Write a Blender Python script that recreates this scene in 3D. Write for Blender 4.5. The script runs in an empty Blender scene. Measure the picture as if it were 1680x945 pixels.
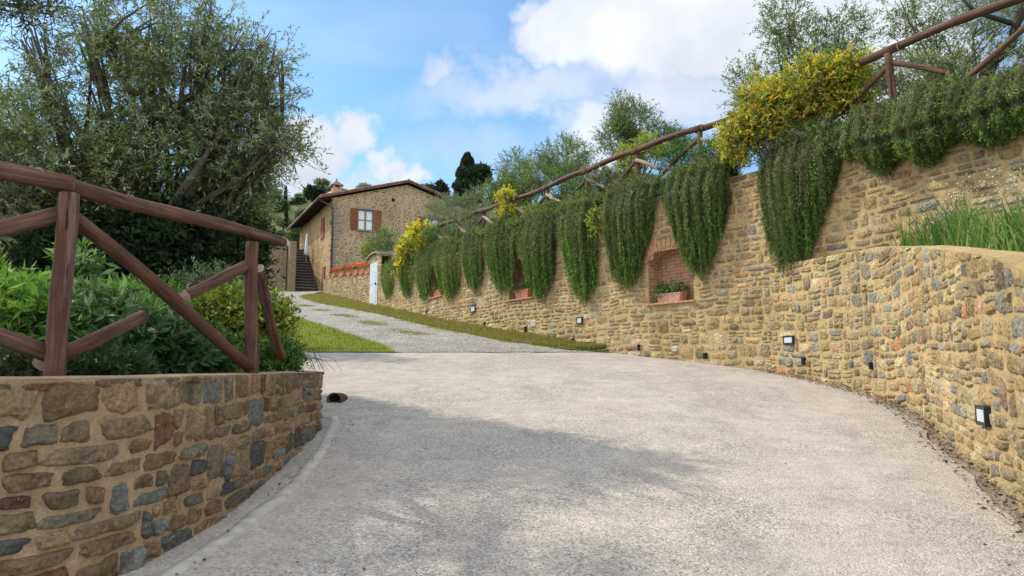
import bpy, math, random
import numpy as np
from mathutils import Vector, Quaternion, noise as mnoise

C = bpy.context.scene
COL = C.collection
R = math.radians
RNG = np.random.default_rng(7)
random.seed(7)

# ------------------------------------------------------------------ camera
EYE = np.array([0.0, 0.0, 1.6]); PITCH = math.atan(127.5/1150.0); FPX = 1150.0
cd = bpy.data.cameras.new('camera'); cam = bpy.data.objects.new('camera', cd); COL.objects.link(cam)
cam.location = EYE; cam.rotation_euler = (R(90)+PITCH, 0, 0)
cd.sensor_width = 36; cd.lens = FPX/1680*36; cd.clip_start = 0.05; cd.clip_end = 3000
C.camera = cam

# ------------------------------------------------------------------ light
SUN_AZ, SUN_EL = -58.0, 43.0            # azimuth from +Y, negative = to the left
SKY_STRENGTH, SUN_STRENGTH, EXPOSURE = 0.15, 3.3, 0.33
sd = bpy.data.lights.new('sun', 'SUN'); sd.energy = SUN_STRENGTH; sd.angle = R(0.6); sd.color = (1.0, 0.93, 0.82)
so = bpy.data.objects.new('sun', sd); COL.objects.link(so)
sdir = Vector((math.sin(R(SUN_AZ))*math.cos(R(SUN_EL)), math.cos(R(SUN_AZ))*math.cos(R(SUN_EL)), math.sin(R(SUN_EL))))
so.rotation_euler = sdir.to_track_quat('Z', 'Y').to_euler()
C.view_settings.view_transform = 'Standard'; C.view_settings.look = 'None'
C.view_settings.gamma = 1; C.view_settings.exposure = EXPOSURE; C.view_settings.use_curve_mapping = False

def raydir(px, py):
    a = (472.5-py)
    d = np.array([px-840.0, FPX*math.cos(PITCH)-a*math.sin(PITCH), FPX*math.sin(PITCH)+a*math.cos(PITCH)])
    return d/np.linalg.norm(d)

W = bpy.data.worlds.new('World'); C.world = W; W.use_nodes = True
nt = W.node_tree; nt.nodes.clear()
def N(nt, t, **k):
    n = nt.nodes.new(t)
    for a, b in k.items(): setattr(n, a, b)
    return n
def L(nt, a, b): nt.links.new(a, b)
def math_node(nt, op, a, b=None, c=None, clamp=False):
    n = N(nt, 'ShaderNodeMath', operation=op); n.use_clamp = clamp
    for i, v in enumerate((a, b, c)):
        if v is None: continue
        if isinstance(v, (int, float)): n.inputs[i].default_value = v
        else: L(nt, v, n.inputs[i])
    return n.outputs[0]
sky = N(nt, 'ShaderNodeTexSky', sky_type='NISHITA'); sky.sun_disc = False
sky.sun_elevation = R(SUN_EL); sky.sun_rotation = R(SUN_AZ); sky.air_density = 1.0; sky.dust_density = 0.6; sky.ozone_density = 1.6
tc = N(nt, 'ShaderNodeTexCoord')
gen = tc.outputs['Generated']
# clouds: soft banks placed by direction, broken up by noise
warp = N(nt, 'ShaderNodeTexNoise'); warp.inputs['Scale'].default_value = 5.0; warp.inputs['Detail'].default_value = 7; warp.inputs['Roughness'].default_value = .6
L(nt, gen, warp.inputs['Vector'])
wv = N(nt, 'ShaderNodeVectorMath', operation='MULTIPLY_ADD'); L(nt, warp.outputs['Color'], wv.inputs[0])
wv.inputs[1].default_value = (.26, .26, .26); wv.inputs[2].default_value = (-.13, -.13, -.13)
pv = N(nt, 'ShaderNodeVectorMath', operation='ADD'); L(nt, gen, pv.inputs[0]); L(nt, wv.outputs[0], pv.inputs[1])
def bank(px, py, rx, ry, soft, amount):
    d = raydir(px, py)
    s = N(nt, 'ShaderNodeVectorMath', operation='SUBTRACT'); L(nt, pv.outputs[0], s.inputs[0]); s.inputs[1].default_value = tuple(d)
    m = N(nt, 'ShaderNodeVectorMath', operation='MULTIPLY'); L(nt, s.outputs[0], m.inputs[0])
    m.inputs[1].default_value = (FPX/rx, FPX/rx, FPX/ry)
    l = N(nt, 'ShaderNodeVectorMath', operation='LENGTH'); L(nt, m.outputs[0], l.inputs[0])
    r = N(nt, 'ShaderNodeMapRange', interpolation_type='SMOOTHSTEP'); L(nt, l.outputs['Value'], r.inputs['Value'])
    r.inputs['From Min'].default_value = 1.0; r.inputs['From Max'].default_value = 1.0-soft
    r.inputs['To Min'].default_value = 0; r.inputs['To Max'].default_value = amount
    return r.outputs[0]
banks = [bank(1180, 50, 230, 135, .42, 1.0), bank(1370, 100, 230, 210, .5, .95), bank(1000, 60, 135, 75, .5, .95), bank(1120, 200, 240, 90, .8, .8), bank(905, 20, 50, 35, .6, .7),
         bank(490, 265, 92, 68, .45, 1.0), bank(575, 215, 60, 62, .5, .95), bank(655, 275, 70, 48, .45, 1.0), bank(610, 330, 160, 50, .6, .7),
         bank(712, 108, 60, 38, .7, .7), bank(870, 150, 330, 50, .9, .62), bank(760, 240, 200, 60, .95, .3), bank(1000, 220, 130, 70, .6, .8),
         bank(60, 320, 130, 90, .6, .9)]
acc = banks[0]
for b in banks[1:]: acc = math_node(nt, 'MAXIMUM', acc, b)
# the rest of the sky, out of the photograph's sight: broken cumulus added and brightened as fill light
n2 = N(nt, 'ShaderNodeTexNoise'); n2.inputs['Scale'].default_value = 2.4; n2.inputs['Detail'].default_value = 8; L(nt, gen, n2.inputs['Vector'])
r2 = N(nt, 'ShaderNodeMapRange', interpolation_type='SMOOTHSTEP'); L(nt, n2.outputs['Fac'], r2.inputs['Value'])
r2.inputs['From Min'].default_value = .4; r2.inputs['From Max'].default_value = .55
sx = N(nt, 'ShaderNodeSeparateXYZ'); L(nt, gen, sx.inputs[0])
bk = N(nt, 'ShaderNodeMapRange', interpolation_type='SMOOTHSTEP'); L(nt, sx.outputs['Y'], bk.inputs['Value'])
bk.inputs['From Min'].default_value = .62; bk.inputs['From Max'].default_value = .35
backc = math_node(nt, 'MULTIPLY', r2.outputs[0], bk.outputs[0]); acc = math_node(nt, 'MAXIMUM', acc, backc)
# thin high veil
vm = N(nt, 'ShaderNodeVectorMath', operation='MULTIPLY'); L(nt, gen, vm.inputs[0]); vm.inputs[1].default_value = (1.5, 1.5, 6)
n3 = N(nt, 'ShaderNodeTexNoise'); n3.inputs['Scale'].default_value = 2.2; n3.inputs['Detail'].default_value = 6; L(nt, vm.outputs[0], n3.inputs['Vector'])
r3 = N(nt, 'ShaderNodeMapRange'); L(nt, n3.outputs['Fac'], r3.inputs['Value']); r3.inputs['From Min'].default_value = .42; r3.inputs['From Max'].default_value = .75; r3.inputs['To Max'].default_value = .3
acc = math_node(nt, 'MAXIMUM', acc, r3.outputs[0], clamp=True)
n4 = N(nt, 'ShaderNodeTexNoise'); n4.inputs['Scale'].default_value = 4.5; n4.inputs['Detail'].default_value = 6; L(nt, gen, n4.inputs['Vector'])
cr = N(nt, 'ShaderNodeValToRGB'); L(nt, n4.outputs['Fac'], cr.inputs[0])
cr.color_ramp.elements[0].position = .3; cr.color_ramp.elements[0].color = (3.3, 3.65, 4.3, 1)
cr.color_ramp.elements[1].position = .62; cr.color_ramp.elements[1].color = (5.6, 5.7, 6.0, 1)
tint = N(nt, 'ShaderNodeMix', data_type='RGBA', blend_type='MULTIPLY'); tint.inputs[0].default_value = 1.0
L(nt, sky.outputs[0], tint.inputs[6]); tint.inputs[7].default_value = (.68, .93, 1.04, 1)
mx = N(nt, 'ShaderNodeMix', data_type='RGBA'); L(nt, acc, mx.inputs[0]); L(nt, tint.outputs[2], mx.inputs[6])
brt = N(nt, 'ShaderNodeVectorMath', operation='SCALE'); L(nt, cr.outputs[0], brt.inputs[0]); L(nt, math_node(nt, 'MULTIPLY_ADD', backc, 1.1, 1.0), brt.inputs['Scale']); L(nt, brt.outputs[0], mx.inputs[7])  # unseen clouds made brighter than the visible banks, for fill light
bg = N(nt, 'ShaderNodeBackground'); L(nt, mx.outputs[2], bg.inputs[0]); bg.inputs[1].default_value = SKY_STRENGTH
wo = N(nt, 'ShaderNodeOutputWorld'); L(nt, bg.outputs[0], wo.inputs[0])

# ------------------------------------------------------------------ materials
MATS = {}
def principled(name, rough=.85, spec=.3):
    m = bpy.data.materials.new(name); m.use_nodes = True
    t = m.node_tree; b = t.nodes['Principled BSDF']
    b.inputs['Roughness'].default_value = rough; b.inputs['Specular IOR Level'].default_value = spec
    MATS[name] = m
    return m, t, b
def noise_tex(t, vec, scale, detail=5, rough=.6):
    n = N(t, 'ShaderNodeTexNoise'); n.inputs['Scale'].default_value = scale
    n.inputs['Detail'].default_value = detail; n.inputs['Roughness'].default_value = rough
    L(t, vec, n.inputs['Vector']); return n.outputs['Fac']
def ramp(t, fac, stops):
    r = N(t, 'ShaderNodeValToRGB'); L(t, fac, r.inputs[0]); e = r.color_ramp.elements
    while len(e) < len(stops): e.new(.5)
    for i, (p, c) in enumerate(stops): e[i].position = p; e[i].color = (*c, 1)
    return r.outputs[0]
def mixc(t, fac, a, b, mode='MIX'):
    m = N(t, 'ShaderNodeMix', data_type='RGBA', blend_type=mode)
    if isinstance(fac, (int, float)): m.inputs[0].default_value = fac
    else: L(t, fac, m.inputs[0])
    for i, v in ((6, a), (7, b)):
        if isinstance(v, tuple): m.inputs[i].default_value = (*v, 1)
        else: L(t, v, m.inputs[i])
    return m.outputs[2]
def bump(t, b, h, strength, dist):
    n = N(t, 'ShaderNodeBump'); n.inputs['Strength'].default_value = strength; n.inputs['Distance'].default_value = dist
    L(t, h, n.inputs['Height']); L(t, n.outputs[0], b.inputs['Normal'])
def mapr(t, v, a, b, c=0., d=1.):
    r = N(t, 'ShaderNodeMapRange'); L(t, v, r.inputs['Value'])
    for k, x in zip(('From Min', 'From Max', 'To Min', 'To Max'), (a, b, c, d)): r.inputs[k].default_value = x
    return r.outputs[0]

def simple(name, c1, c2, scale=6, rough=.85, bmp=.3, bdist=.01, spec=.3):
    m, t, b = principled(name, rough, spec)
    o = N(t, 'ShaderNodeTexCoord').outputs['Object']
    f = noise_tex(t, o, scale, 6)
    L(t, ramp(t, f, [(.3, c1), (.7, c2)]), b.inputs['Base Color'])
    if bmp: bump(t, b, noise_tex(t, o, scale*5, 5), bmp, bdist)
    return m

def leafmat(name, rough=.6, spec=.14, trans=.25):
    m, t, b = principled(name, rough, spec)
    a = N(t, 'ShaderNodeAttribute', attribute_name='Col').outputs['Color']
    L(t, a, b.inputs['Base Color'])
    tr = N(t, 'ShaderNodeBsdfTranslucent'); L(t, mixc(t, 1.0, a, (1.4, 1.5, .7), 'MULTIPLY'), tr.inputs[0])
    ms = N(t, 'ShaderNodeMixShader'); ms.inputs[0].default_value = trans
    L(t, b.outputs[0], ms.inputs[1]); L(t, tr.outputs[0], ms.inputs[2])
    L(t, ms.outputs[0], t.nodes['Material Output'].inputs[0])
    return m
leafmat('leaf'); leafmat('petal', .6, .2, .2)

def stonemat():
    m, t, b = principled('stone', .9, .2)
    o = N(t, 'ShaderNodeTexCoord').outputs['Object']
    a = N(t, 'ShaderNodeAttribute', attribute_name='Col').outputs['Color']
    f1 = noise_tex(t, o, 9, 8, .7); f2 = noise_tex(t, o, 55, 5, .7); f3 = noise_tex(t, o, 3, 3)
    c = mixc(t, 1.0, a, ramp(t, f1, [(.28, (.5, .47, .43)), (.48, (1, 1, 1)), (.72, (1.4, 1.32, 1.15))]), 'MULTIPLY')
    c = mixc(t, 1.0, c, ramp(t, f2, [(.3, (.6, .6, .6)), (.62, (1.18, 1.18, 1.18))]), 'MULTIPLY')
    li = mapr(t, noise_tex(t, o, 34, 3, .6), .66, .72)        # lichen specks
    dk = math_node(t, 'MULTIPLY', mapr(t, noise_tex(t, o, 5.5, 8, .75), .56, .66), .6)
    c = mixc(t, dk, c, (.06, .052, .042))
    c = mixc(t, math_node(t, 'MULTIPLY', li, mapr(t, f3, .45, .62)), c, (.5, .48, .4))
    L(t, c, b.inputs['Base Color'])
    ww = N(t, 'ShaderNodeVectorMath', operation='MULTIPLY'); L(t, o, ww.inputs[0]); ww.inputs[1].default_value = (1, 1, .45)
    st_ = noise_tex(t, ww.outputs[0], 1.1, 6, .65)
    c = mixc(t, 1.0, c, ramp(t, st_, [(.3, (.8, .78, .74)), (.55, (1.14, 1.13, 1.1))]), 'MULTIPLY'); L(t, c, b.inputs['Base Color'])
    vf = N(t, 'ShaderNodeTexVoronoi', feature='F1'); vf.inputs['Scale'].default_value = 26; L(t, o, vf.inputs['Vector'])
    h = math_node(t, 'ADD', math_node(t, 'ADD', f1, math_node(t, 'MULTIPLY', f2, .6)), math_node(t, 'MULTIPLY', vf.outputs['Distance'], .9))
    bump(t, b, h, 1.0, .03)
stonemat()
def mortarmat(name, base, dark):
    m, t, b = principled(name, .95, .1)
    o = N(t, 'ShaderNodeTexCoord').outputs['Object']
    f = noise_tex(t, o, 2.2, 5); f2 = noise_tex(t, o, 60, 5, .75); f3 = noise_tex(t, o, 14, 5)
    c = mixc(t, f, tuple(base), tuple(dark))
    c = mixc(t, 1.0, c, ramp(t, f2, [(.3, (.7, .7, .7)), (.65, (1.15, 1.15, 1.15))]), 'MULTIPLY')
    c = mixc(t, 1.0, c, ramp(t, f3, [(.3, (.78, .76, .72)), (.6, (1.05, 1.05, 1.05))]), 'MULTIPLY')
    ww = N(t, 'ShaderNodeVectorMath', operation='MULTIPLY'); L(t, o, ww.inputs[0]); ww.inputs[1].default_value = (1, 1, .45)
    c = mixc(t, 1.0, c, ramp(t, noise_tex(t, ww.outputs[0], 1.1, 6, .65), [(.3, (.78, .76, .71)), (.55, (1.1, 1.1, 1.08))]), 'MULTIPLY')
    L(t, c, b.inputs['Base Color'])
    bump(t, b, math_node(t, 'ADD', f3, math_node(t, 'MULTIPLY', f2, .5)), .8, .02)
mortarmat('mortar_yellow', (.55, .40, .205), (.40, .295, .16))
mortarmat('mortar_ochre', (.45, .335, .2), (.33, .245, .15))
mortarmat('mortar_house', (.50, .39, .25), (.42, .33, .215))

def brickmat(name, c1, c2, cm, scale=1.0):
    m, t, b = principled(name, .9, .2)
    uv = N(t, 'ShaderNodeUVMap').outputs[0]
    br = N(t, 'ShaderNodeTexBrick'); L(t, uv, br.inputs['Vector']); br.inputs['Scale'].default_value = scale
    br.inputs['Color1'].default_value = (*c1, 1); br.inputs['Color2'].default_value = (*c2, 1); br.inputs['Mortar'].default_value = (*cm, 1)
    br.inputs['Brick Width'].default_value = .26; br.inputs['Row Height'].default_value = .07; br.inputs['Mortar Size'].default_value = .012
    o = N(t, 'ShaderNodeTexCoord').outputs['Object']
    c = mixc(t, 1.0, br.outputs['Color'], ramp(t, noise_tex(t, o, 12, 5), [(.3, (.65, .6, .6)), (.7, (1.3, 1.25, 1.2))]), 'MULTIPLY')
    L(t, c, b.inputs['Base Color']); bump(t, b, br.outputs['Fac'], -.5, .01)
brickmat('niche_brick', (.42, .19, .10), (.36, .22, .13), (.42, .32, .2))

def rubblemat(name, cols, mort, scale):      # small far stonework
    m, t, b = principled(name, .95, .15)
    o = N(t, 'ShaderNodeTexCoord').outputs['Object']
    mp = N(t, 'ShaderNodeVectorMath', operation='MULTIPLY'); L(t, o, mp.inputs[0]); mp.inputs[1].default_value = (1, 1, 2.2)
    v = N(t, 'ShaderNodeTexVoronoi'); v.inputs['Scale'].default_value = scale; L(t, mp.outputs[0], v.inputs['Vector'])
    e = N(t, 'ShaderNodeTexVoronoi', feature='DISTANCE_TO_EDGE'); e.inputs['Scale'].default_value = scale; L(t, mp.outputs[0], e.inputs['Vector'])
    s = N(t, 'ShaderNodeSeparateColor'); L(t, v.outputs['Color'], s.inputs[0])
    c = ramp(t, s.outputs[0], [(i/(len(cols)-1), q) for i, q in enumerate(cols)])
    ed = mapr(t, e.outputs[0], .03, .09)
    c = mixc(t, ed, mort, c)
    c = mixc(t, 1.0, c, ramp(t, noise_tex(t, o, 6, 6), [(.3, (.7, .7, .7)), (.7, (1.25, 1.2, 1.15))]), 'MULTIPLY')
    L(t, c, b.inputs['Base Color']); bump(t, b, ed, .6, .03)
rubblemat('rubble', [(.23, .17, .10), (.30, .23, .14), (.2, .18, .15), (.34, .26, .16)], (.3, .23, .14), 5)

def woodmat(name, c1, c2, c3, rough=.82):
    m, t, b = principled(name, rough, .35)
    o = N(t, 'ShaderNodeTexCoord').outputs['Object']
    mp = N(t, 'ShaderNodeVectorMath', operation='MULTIPLY'); L(t, o, mp.inputs[0]); mp.inputs[1].default_value = (1, 1, .06)
    f = noise_tex(t, mp.outputs[0], 38, 6, .7); g = noise_tex(t, o, 3.5, 4)
    c = ramp(t, f, [(.28, c1), (.5, c2), (.75, c3)])
    c = mixc(t, 1.0, c, ramp(t, g, [(.3, (.55, .55, .6)), (.7, (1.3, 1.2, 1.15))]), 'MULTIPLY')
    cr_ = mapr(t, noise_tex(t, mp.outputs[0], 30, 2, .4), .27, .29)   # drying cracks
    c = mixc(t, math_node(t, 'MULTIPLY', mapr(t, noise_tex(t, mp.outputs[0], 9, 6, .75), .52, .68), .55), c, (.24, .19, .15))
    c = mixc(t, math_node(t, 'MULTIPLY', mapr(t, noise_tex(t, o, 7, 7, .7), .58, .66), .6), c, (.035, .024, .018))
    c = mixc(t, cr_, (.02, .013, .01), c)
    L(t, c, b.inputs['Base Color']); bump(t, b, math_node(t, 'ADD', math_node(t, 'ADD', f, math_node(t, 'MULTIPLY', noise_tex(t, o, 14, 5), .8)), math_node(t, 'MULTIPLY', cr_, .8)), .9, .012)
woodmat('log_wood', (.05, .026, .016), (.11, .055, .031), (.2, .115, .068))
woodmat('cut_wood', (.3, .22, .15), (.42, .33, .23), (.5, .42, .32))
woodmat('shutter_wood', (.16, .05, .02), (.22, .07, .03), (.28, .10, .045))
simple('bark', (.07, .06, .05), (.16, .14, .115), 8, .95, .8, .03)
simple('bark_dark', (.035, .03, .026), (.08, .07, .06), 8, .95, .8, .03)
simple('dark_metal', (.018, .022, .024), (.03, .034, .036), 20, .45, .1)
simple('copper_dark', (.05, .035, .028), (.09, .06, .045), 8, .5, .1)
simple('grey_metal', (.3, .31, .32), (.42, .43, .44), 20, .5, .1)
simple('lens', (.5, .53, .57), (.62, .65, .69), 20, .25, 0)
simple('white_paint', (.45, .49, .5), (.62, .65, .65), 5, .5, .1)
simple('window_frame', (.16, .13, .11), (.24, .2, .17), 10, .5, .1)
simple('white_cloth', (.7, .72, .72), (.8, .82, .82), 5, .8, .2)
simple('terracotta', (.36, .13, .08), (.48, .2, .12), 9, .8, .3)
simple('terracotta_pale', (.5, .25, .19), (.62, .38, .3), 9, .8, .3)
simple('roof_tile', (.17, .085, .055), (.34, .2, .14), 3, .9, .5, .02)
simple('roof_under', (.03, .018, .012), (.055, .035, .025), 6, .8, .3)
simple('grey_stone', (.2, .165, .12), (.33, .28, .21), 7, .9, .5, .02)
simple('step_stone', (.14, .14, .12), (.24, .23, .2), 7, .9, .5, .02)
simple('gutter_dirt', (.13, .10, .07), (.40, .33, .24), 7, .95, .9, .04)
simple('soil', (.055, .04, .028), (.12, .09, .06), 9, .95, .8, .03)
simple('black_hole', (.004, .004, .004), (.008, .007, .006), 5, .9, 0)
simple('orange_brick', (.42, .2, .1), (.56, .31, .17), 14, .9, .5, .01)
simple('white_stone', (.36, .31, .23), (.55, .49, .4), 14, .8, .4, .01)
m, t, b = principled('pane', .08, .5); b.inputs['Base Color'].default_value = (.42, .5, .58, 1)

def asphalt():
    m, t, b = principled('driveway_paving', .93, .15)
    o = N(t, 'ShaderNodeTexCoord').outputs['Object']
    v = N(t, 'ShaderNodeTexVoronoi'); v.inputs['Scale'].default_value = 75; L(t, o, v.inputs['Vector'])
    s = N(t, 'ShaderNodeSeparateColor'); L(t, v.outputs['Color'], s.inputs[0])
    chip = ramp(t, s.outputs[0], [(0, (.15, .138, .118)), (.22, (.31, .285, .245)), (.7, (.43, .395, .34)), (1, (.56, .525, .465))])
    pt = noise_tex(t, o, .55, 6, .6); pt2 = noise_tex(t, o, 3.2, 6, .65); fine = noise_tex(t, o, 28, 5, .8)
    worn = mapr(t, pt, .38, .62)
    c = mixc(t, worn, chip, mixc(t, .5, chip, (.49, .435, .37)))
    c = mixc(t, 1.0, c, ramp(t, pt2, [(.3, (.84, .83, .84)), (.7, (1.12, 1.1, 1.07))]), 'MULTIPLY')
    c = mixc(t, 1.0, c, ramp(t, fine, [(.32, (.78, .77, .77)), (.62, (1.1, 1.1, 1.1))]), 'MULTIPLY')
    # wear: darker scuffed patches, faint drag marks along the drive, pale dust
    mp = N(t, 'ShaderNodeVectorMath', operation='MULTIPLY'); L(t, o, mp.inputs[0]); mp.inputs[1].default_value = (1, .28, 1)
    wear = mapr(t, noise_tex(t, mp.outputs[0], 1.5, 8, .72), .52, .68); wear2 = mapr(t, noise_tex(t, o, 4.5, 8, .8), .6, .7)
    c = mixc(t, math_node(t, 'MULTIPLY', wear, .34), c, (.25, .225, .2))
    c = mixc(t, math_node(t, 'MULTIPLY', wear2, .38), c, (.17, .155, .14))
    mp2 = N(t, 'ShaderNodeVectorMath', operation='MULTIPLY'); L(t, o, mp2.inputs[0]); mp2.inputs[1].default_value = (.35, 5, 1)
    line = mapr(t, noise_tex(t, mp2.outputs[0], 3.2, 3, .5), .68, .72)
    c = mixc(t, math_node(t, 'MULTIPLY', line, .3), c, (.2, .18, .16))
    dust = mapr(t, noise_tex(t, o, .8, 5, .6), .5, .7)
    c = mixc(t, math_node(t, 'MULTIPLY', dust, .3), c, (.50, .46, .39))
    L(t, c, b.inputs['Base Color'])
    h = math_node(t, 'SUBTRACT', math_node(t, 'MULTIPLY', fine, .6), v.outputs['Distance'])
    bump(t, b, h, .5, .012)
asphalt()
def gravelmat():
    m, t, b = principled('gravel', .95, .15)
    o = N(t, 'ShaderNodeTexCoord').outputs['Object']
    v = N(t, 'ShaderNodeTexVoronoi'); v.inputs['Scale'].default_value = 26; L(t, o, v.inputs['Vector'])
    s = N(t, 'ShaderNodeSeparateColor'); L(t, v.outputs['Color'], s.inputs[0])
    c = ramp(t, s.outputs[0], [(0, (.16, .15, .13)), (.4, (.28, .265, .235)), (1, (.45, .43, .39))])
    c = mixc(t, 1.0, c, ramp(t, noise_tex(t, o, 1.3, 6), [(.3, (.78, .76, .72)), (.7, (1.1, 1.1, 1.1))]), 'MULTIPLY')
    L(t, c, b.inputs['Base Color']); bump(t, b, math_node(t, 'SUBTRACT', noise_tex(t, o, 12, 5), v.outputs['Distance']), .8, .03)
gravelmat()
def groundmat(name, g1, g2, d1):
    m, t, b = principled(name, .97, .1)
    o = N(t, 'ShaderNodeTexCoord').outputs['Object']
    c = mixc(t, noise_tex(t, o, 1.1, 6), g1, g2)
    c = mixc(t, mapr(t, noise_tex(t, o, .45, 7, .7), .5, .66), c, d1)
    c = mixc(t, 1.0, c, ramp(t, noise_tex(t, o, 16, 5, .8), [(.3, (.6, .6, .6)), (.7, (1.25, 1.25, 1.2))]), 'MULTIPLY')
    L(t, c, b.inputs['Base Color']); bump(t, b, noise_tex(t, o, 14, 5, .8), .9, .05)
groundmat('lawn_ground', (.24, .25, .05), (.17, .2, .04), (.30, .26, .12))
groundmat('hill_ground', (.16, .17, .075), (.10, .125, .045), (.23, .21, .12))

# ------------------------------------------------------------------ mesh helpers
def tag(o, label=None, cat=None, group=None, kind=None):
    if label: o['label'] = label
    if cat: o['category'] = cat
    if group: o['group'] = group
    if kind: o['kind'] = kind
    return o
def empty(name, loc=(0, 0, 0)):
    o = bpy.data.objects.new(name, None); COL.objects.link(o); o.location = loc; o.empty_display_size = .2
    return o
def parent_to(o, par):
    if par is not None:
        o.parent = par
        o.location = Vector(o.location) - world_loc(par)
def world_loc(o):
    v = Vector((0, 0, 0))
    while o is not None: v += Vector(o.location); o = o.parent
    return v
def mk(name, V, F, mats, parent=None, midx=None, col=None, smooth=True, origin=None, uv=None):
    """V (n,3), F (m,k) arrays of one polygon size, or list of such arrays"""
    V = np.asarray(V, dtype=np.float32)
    if origin is None: origin = (0, 0, 0)
    V = V - np.asarray(origin, dtype=np.float32)
    Fs = F if isinstance(F, list) else [F]
    me = bpy.data.meshes.new(name)
    loops = np.concatenate([f.ravel() for f in Fs]).astype(np.int32)
    sizes = np.concatenate([np.full(len(f), f.shape[1]) for f in Fs]).astype(np.int32)
    starts = np.concatenate([[0], np.cumsum(sizes)[:-1]]).astype(np.int32)
    me.vertices.add(len(V)); me.vertices.foreach_set('co', V.ravel())
    me.loops.add(len(loops)); me.loops.foreach_set('vertex_index', loops)
    me.polygons.add(len(sizes)); me.polygons.foreach_set('loop_start', starts)
    try: me.polygons.foreach_set('loop_total', sizes)
    except Exception: pass
    for mt in (mats if isinstance(mats, (list, tuple)) else [mats]): me.materials.append(MATS[mt])
    if midx is not None: me.polygons.foreach_set('material_index', np.asarray(midx, dtype=np.int32))
    if smooth: me.polygons.foreach_set('use_smooth', np.ones(len(sizes), dtype=bool))
    me.update(calc_edges=True)
    if col is not None:
        a = me.color_attributes.new('Col', 'FLOAT_COLOR', 'POINT')
        c4 = np.ones((len(V), 4), dtype=np.float32); c4[:, :3] = col
        a.data.foreach_set('color', c4.ravel())
    if uv is not None:
        u = me.uv_layers.new(name='UVMap'); u.data.foreach_set('uv', np.asarray(uv, dtype=np.float32)[loops].ravel())
    o = bpy.data.objects.new(name, me); COL.objects.link(o); o.location = origin
    parent_to(o, parent)
    return o

class MB:
    def __init__(s): s.v = []; s.f = []; s.m = []; s.n = 0
    def add(s, V, F, m=0):
        s.v.append(np.asarray(V, dtype=float)); s.f += [[i+s.n for i in f] for f in F]; s.m += [m]*len(F); s.n += len(V)
    def box(s, c, size, m=0, ax=None, bev=0.0):
        """axis box; ax = (ux, uy) unit vectors in plan"""
        c = np.array(c, float); h = np.array(size, float)/2
        P = np.array([(x, y, z) for z in (-1, 1) for x, y in ((-1, -1), (1, -1), (1, 1), (-1, 1))], float)
        if bev > 0:
            b = min(bev, min(h)*.45); Q = []
            for p in P:
                for k in range(3):
                    q = p*h
                    for j in range(3):
                        if j != k: q[j] -= p[j]*b
                    Q.append(q)
            import itertools
            Q = np.array(Q)
            # convex hull via bmesh is heavy: build faces by hand
            idx = lambda i, k: i*3+k
            F = []
            for k, quads in ((2, ((0, 1, 2, 3), (4, 5, 6, 7))), (1, ((0, 1, 5, 4), (3, 2, 6, 7))), (0, ((0, 3, 7, 4), (1, 2, 6, 5)))):
                for q in quads: F.append([idx(i, k) for i in q])
            for a, b2, k in ((0, 1, 0), (1, 2, 1), (2, 3, 0), (3, 0, 1), (4, 5, 0), (5, 6, 1), (6, 7, 0), (7, 4, 1), (0, 4, 2), (1, 5, 2), (2, 6, 2), (3, 7, 2)):
                o1, o2 = [j for j in range(3) if j != k]
                F.append([idx(a, o1), idx(b2, o1), idx(b2, o2), idx(a, o2)])
            for i in range(8): F.append([idx(i, 0), idx(i, 1), idx(i, 2)])
            L_ = Q
        else:
            L_ = P*h; F = [(3, 2, 1, 0), (4, 5, 6, 7), (0, 1, 5, 4), (1, 2, 6, 5), (2, 3, 7, 6), (3, 0, 4, 7)]
        if ax is not None:
            ux, uy = np.array([*ax[0], 0.]), np.array([*ax[1], 0.])
            L_ = L_[:, :1]*ux + L_[:, 1:2]*uy + L_[:, 2:]*np.array([0, 0, 1.])
        s.add(L_+c, F, m)
    def tube(s, pts, rad, n=8, m=0, cap=True):
        pts = np.array(pts, float); rad = np.broadcast_to(np.asarray(rad, float), (len(pts),))
        V = []; up = np.array([0, 0, 1.])
        for i, p in enumerate(pts):
            d = pts[min(i+1, len(pts)-1)]-pts[max(i-1, 0)]; d /= np.linalg.norm(d)+1e-9
            a = np.cross(d, up if abs(d[2]) < .95 else np.array([1., 0, 0])); a /= np.linalg.norm(a); b = np.cross(d, a)
            for k in range(n):
                t_ = 2*math.pi*k/n; V.append(p+rad[i]*(math.cos(t_)*a+math.sin(t_)*b))
        F = [(i*n+k, i*n+(k+1) % n, (i+1)*n+(k+1) % n, (i+1)*n+k) for i in range(len(pts)-1) for k in range(n)]
        if cap: F += [tuple(range(n))[::-1], tuple((len(pts)-1)*n+k for k in range(n))]
        s.add(V, F, m)
    def build(s, name, mats, parent=None, smooth=False, origin=None, col=None):
        V = np.concatenate(s.v); o = np.array(origin if origin is not None else (0, 0, 0), float)
        me = bpy.data.meshes.new(name); me.from_pydata([tuple(x) for x in V-o], [], s.f)
        for mt in (mats if isinstance(mats, (list, tuple)) else [mats]): me.materials.append(MATS[mt])
        me.polygons.foreach_set('material_index', s.m)
        if smooth: me.polygons.foreach_set('use_smooth', [True]*len(s.f))
        if col is not None:
            a = me.color_attributes.new('Col', 'FLOAT_COLOR', 'POINT')
            c4 = np.ones((len(V), 4), dtype=np.float32); c4[:, :3] = col; a.data.foreach_set('color', c4.ravel())
        me.update()
        ob = bpy.data.objects.new(name, me); COL.objects.link(ob); ob.location = tuple(o)
        parent_to(ob, parent)
        return ob

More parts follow.
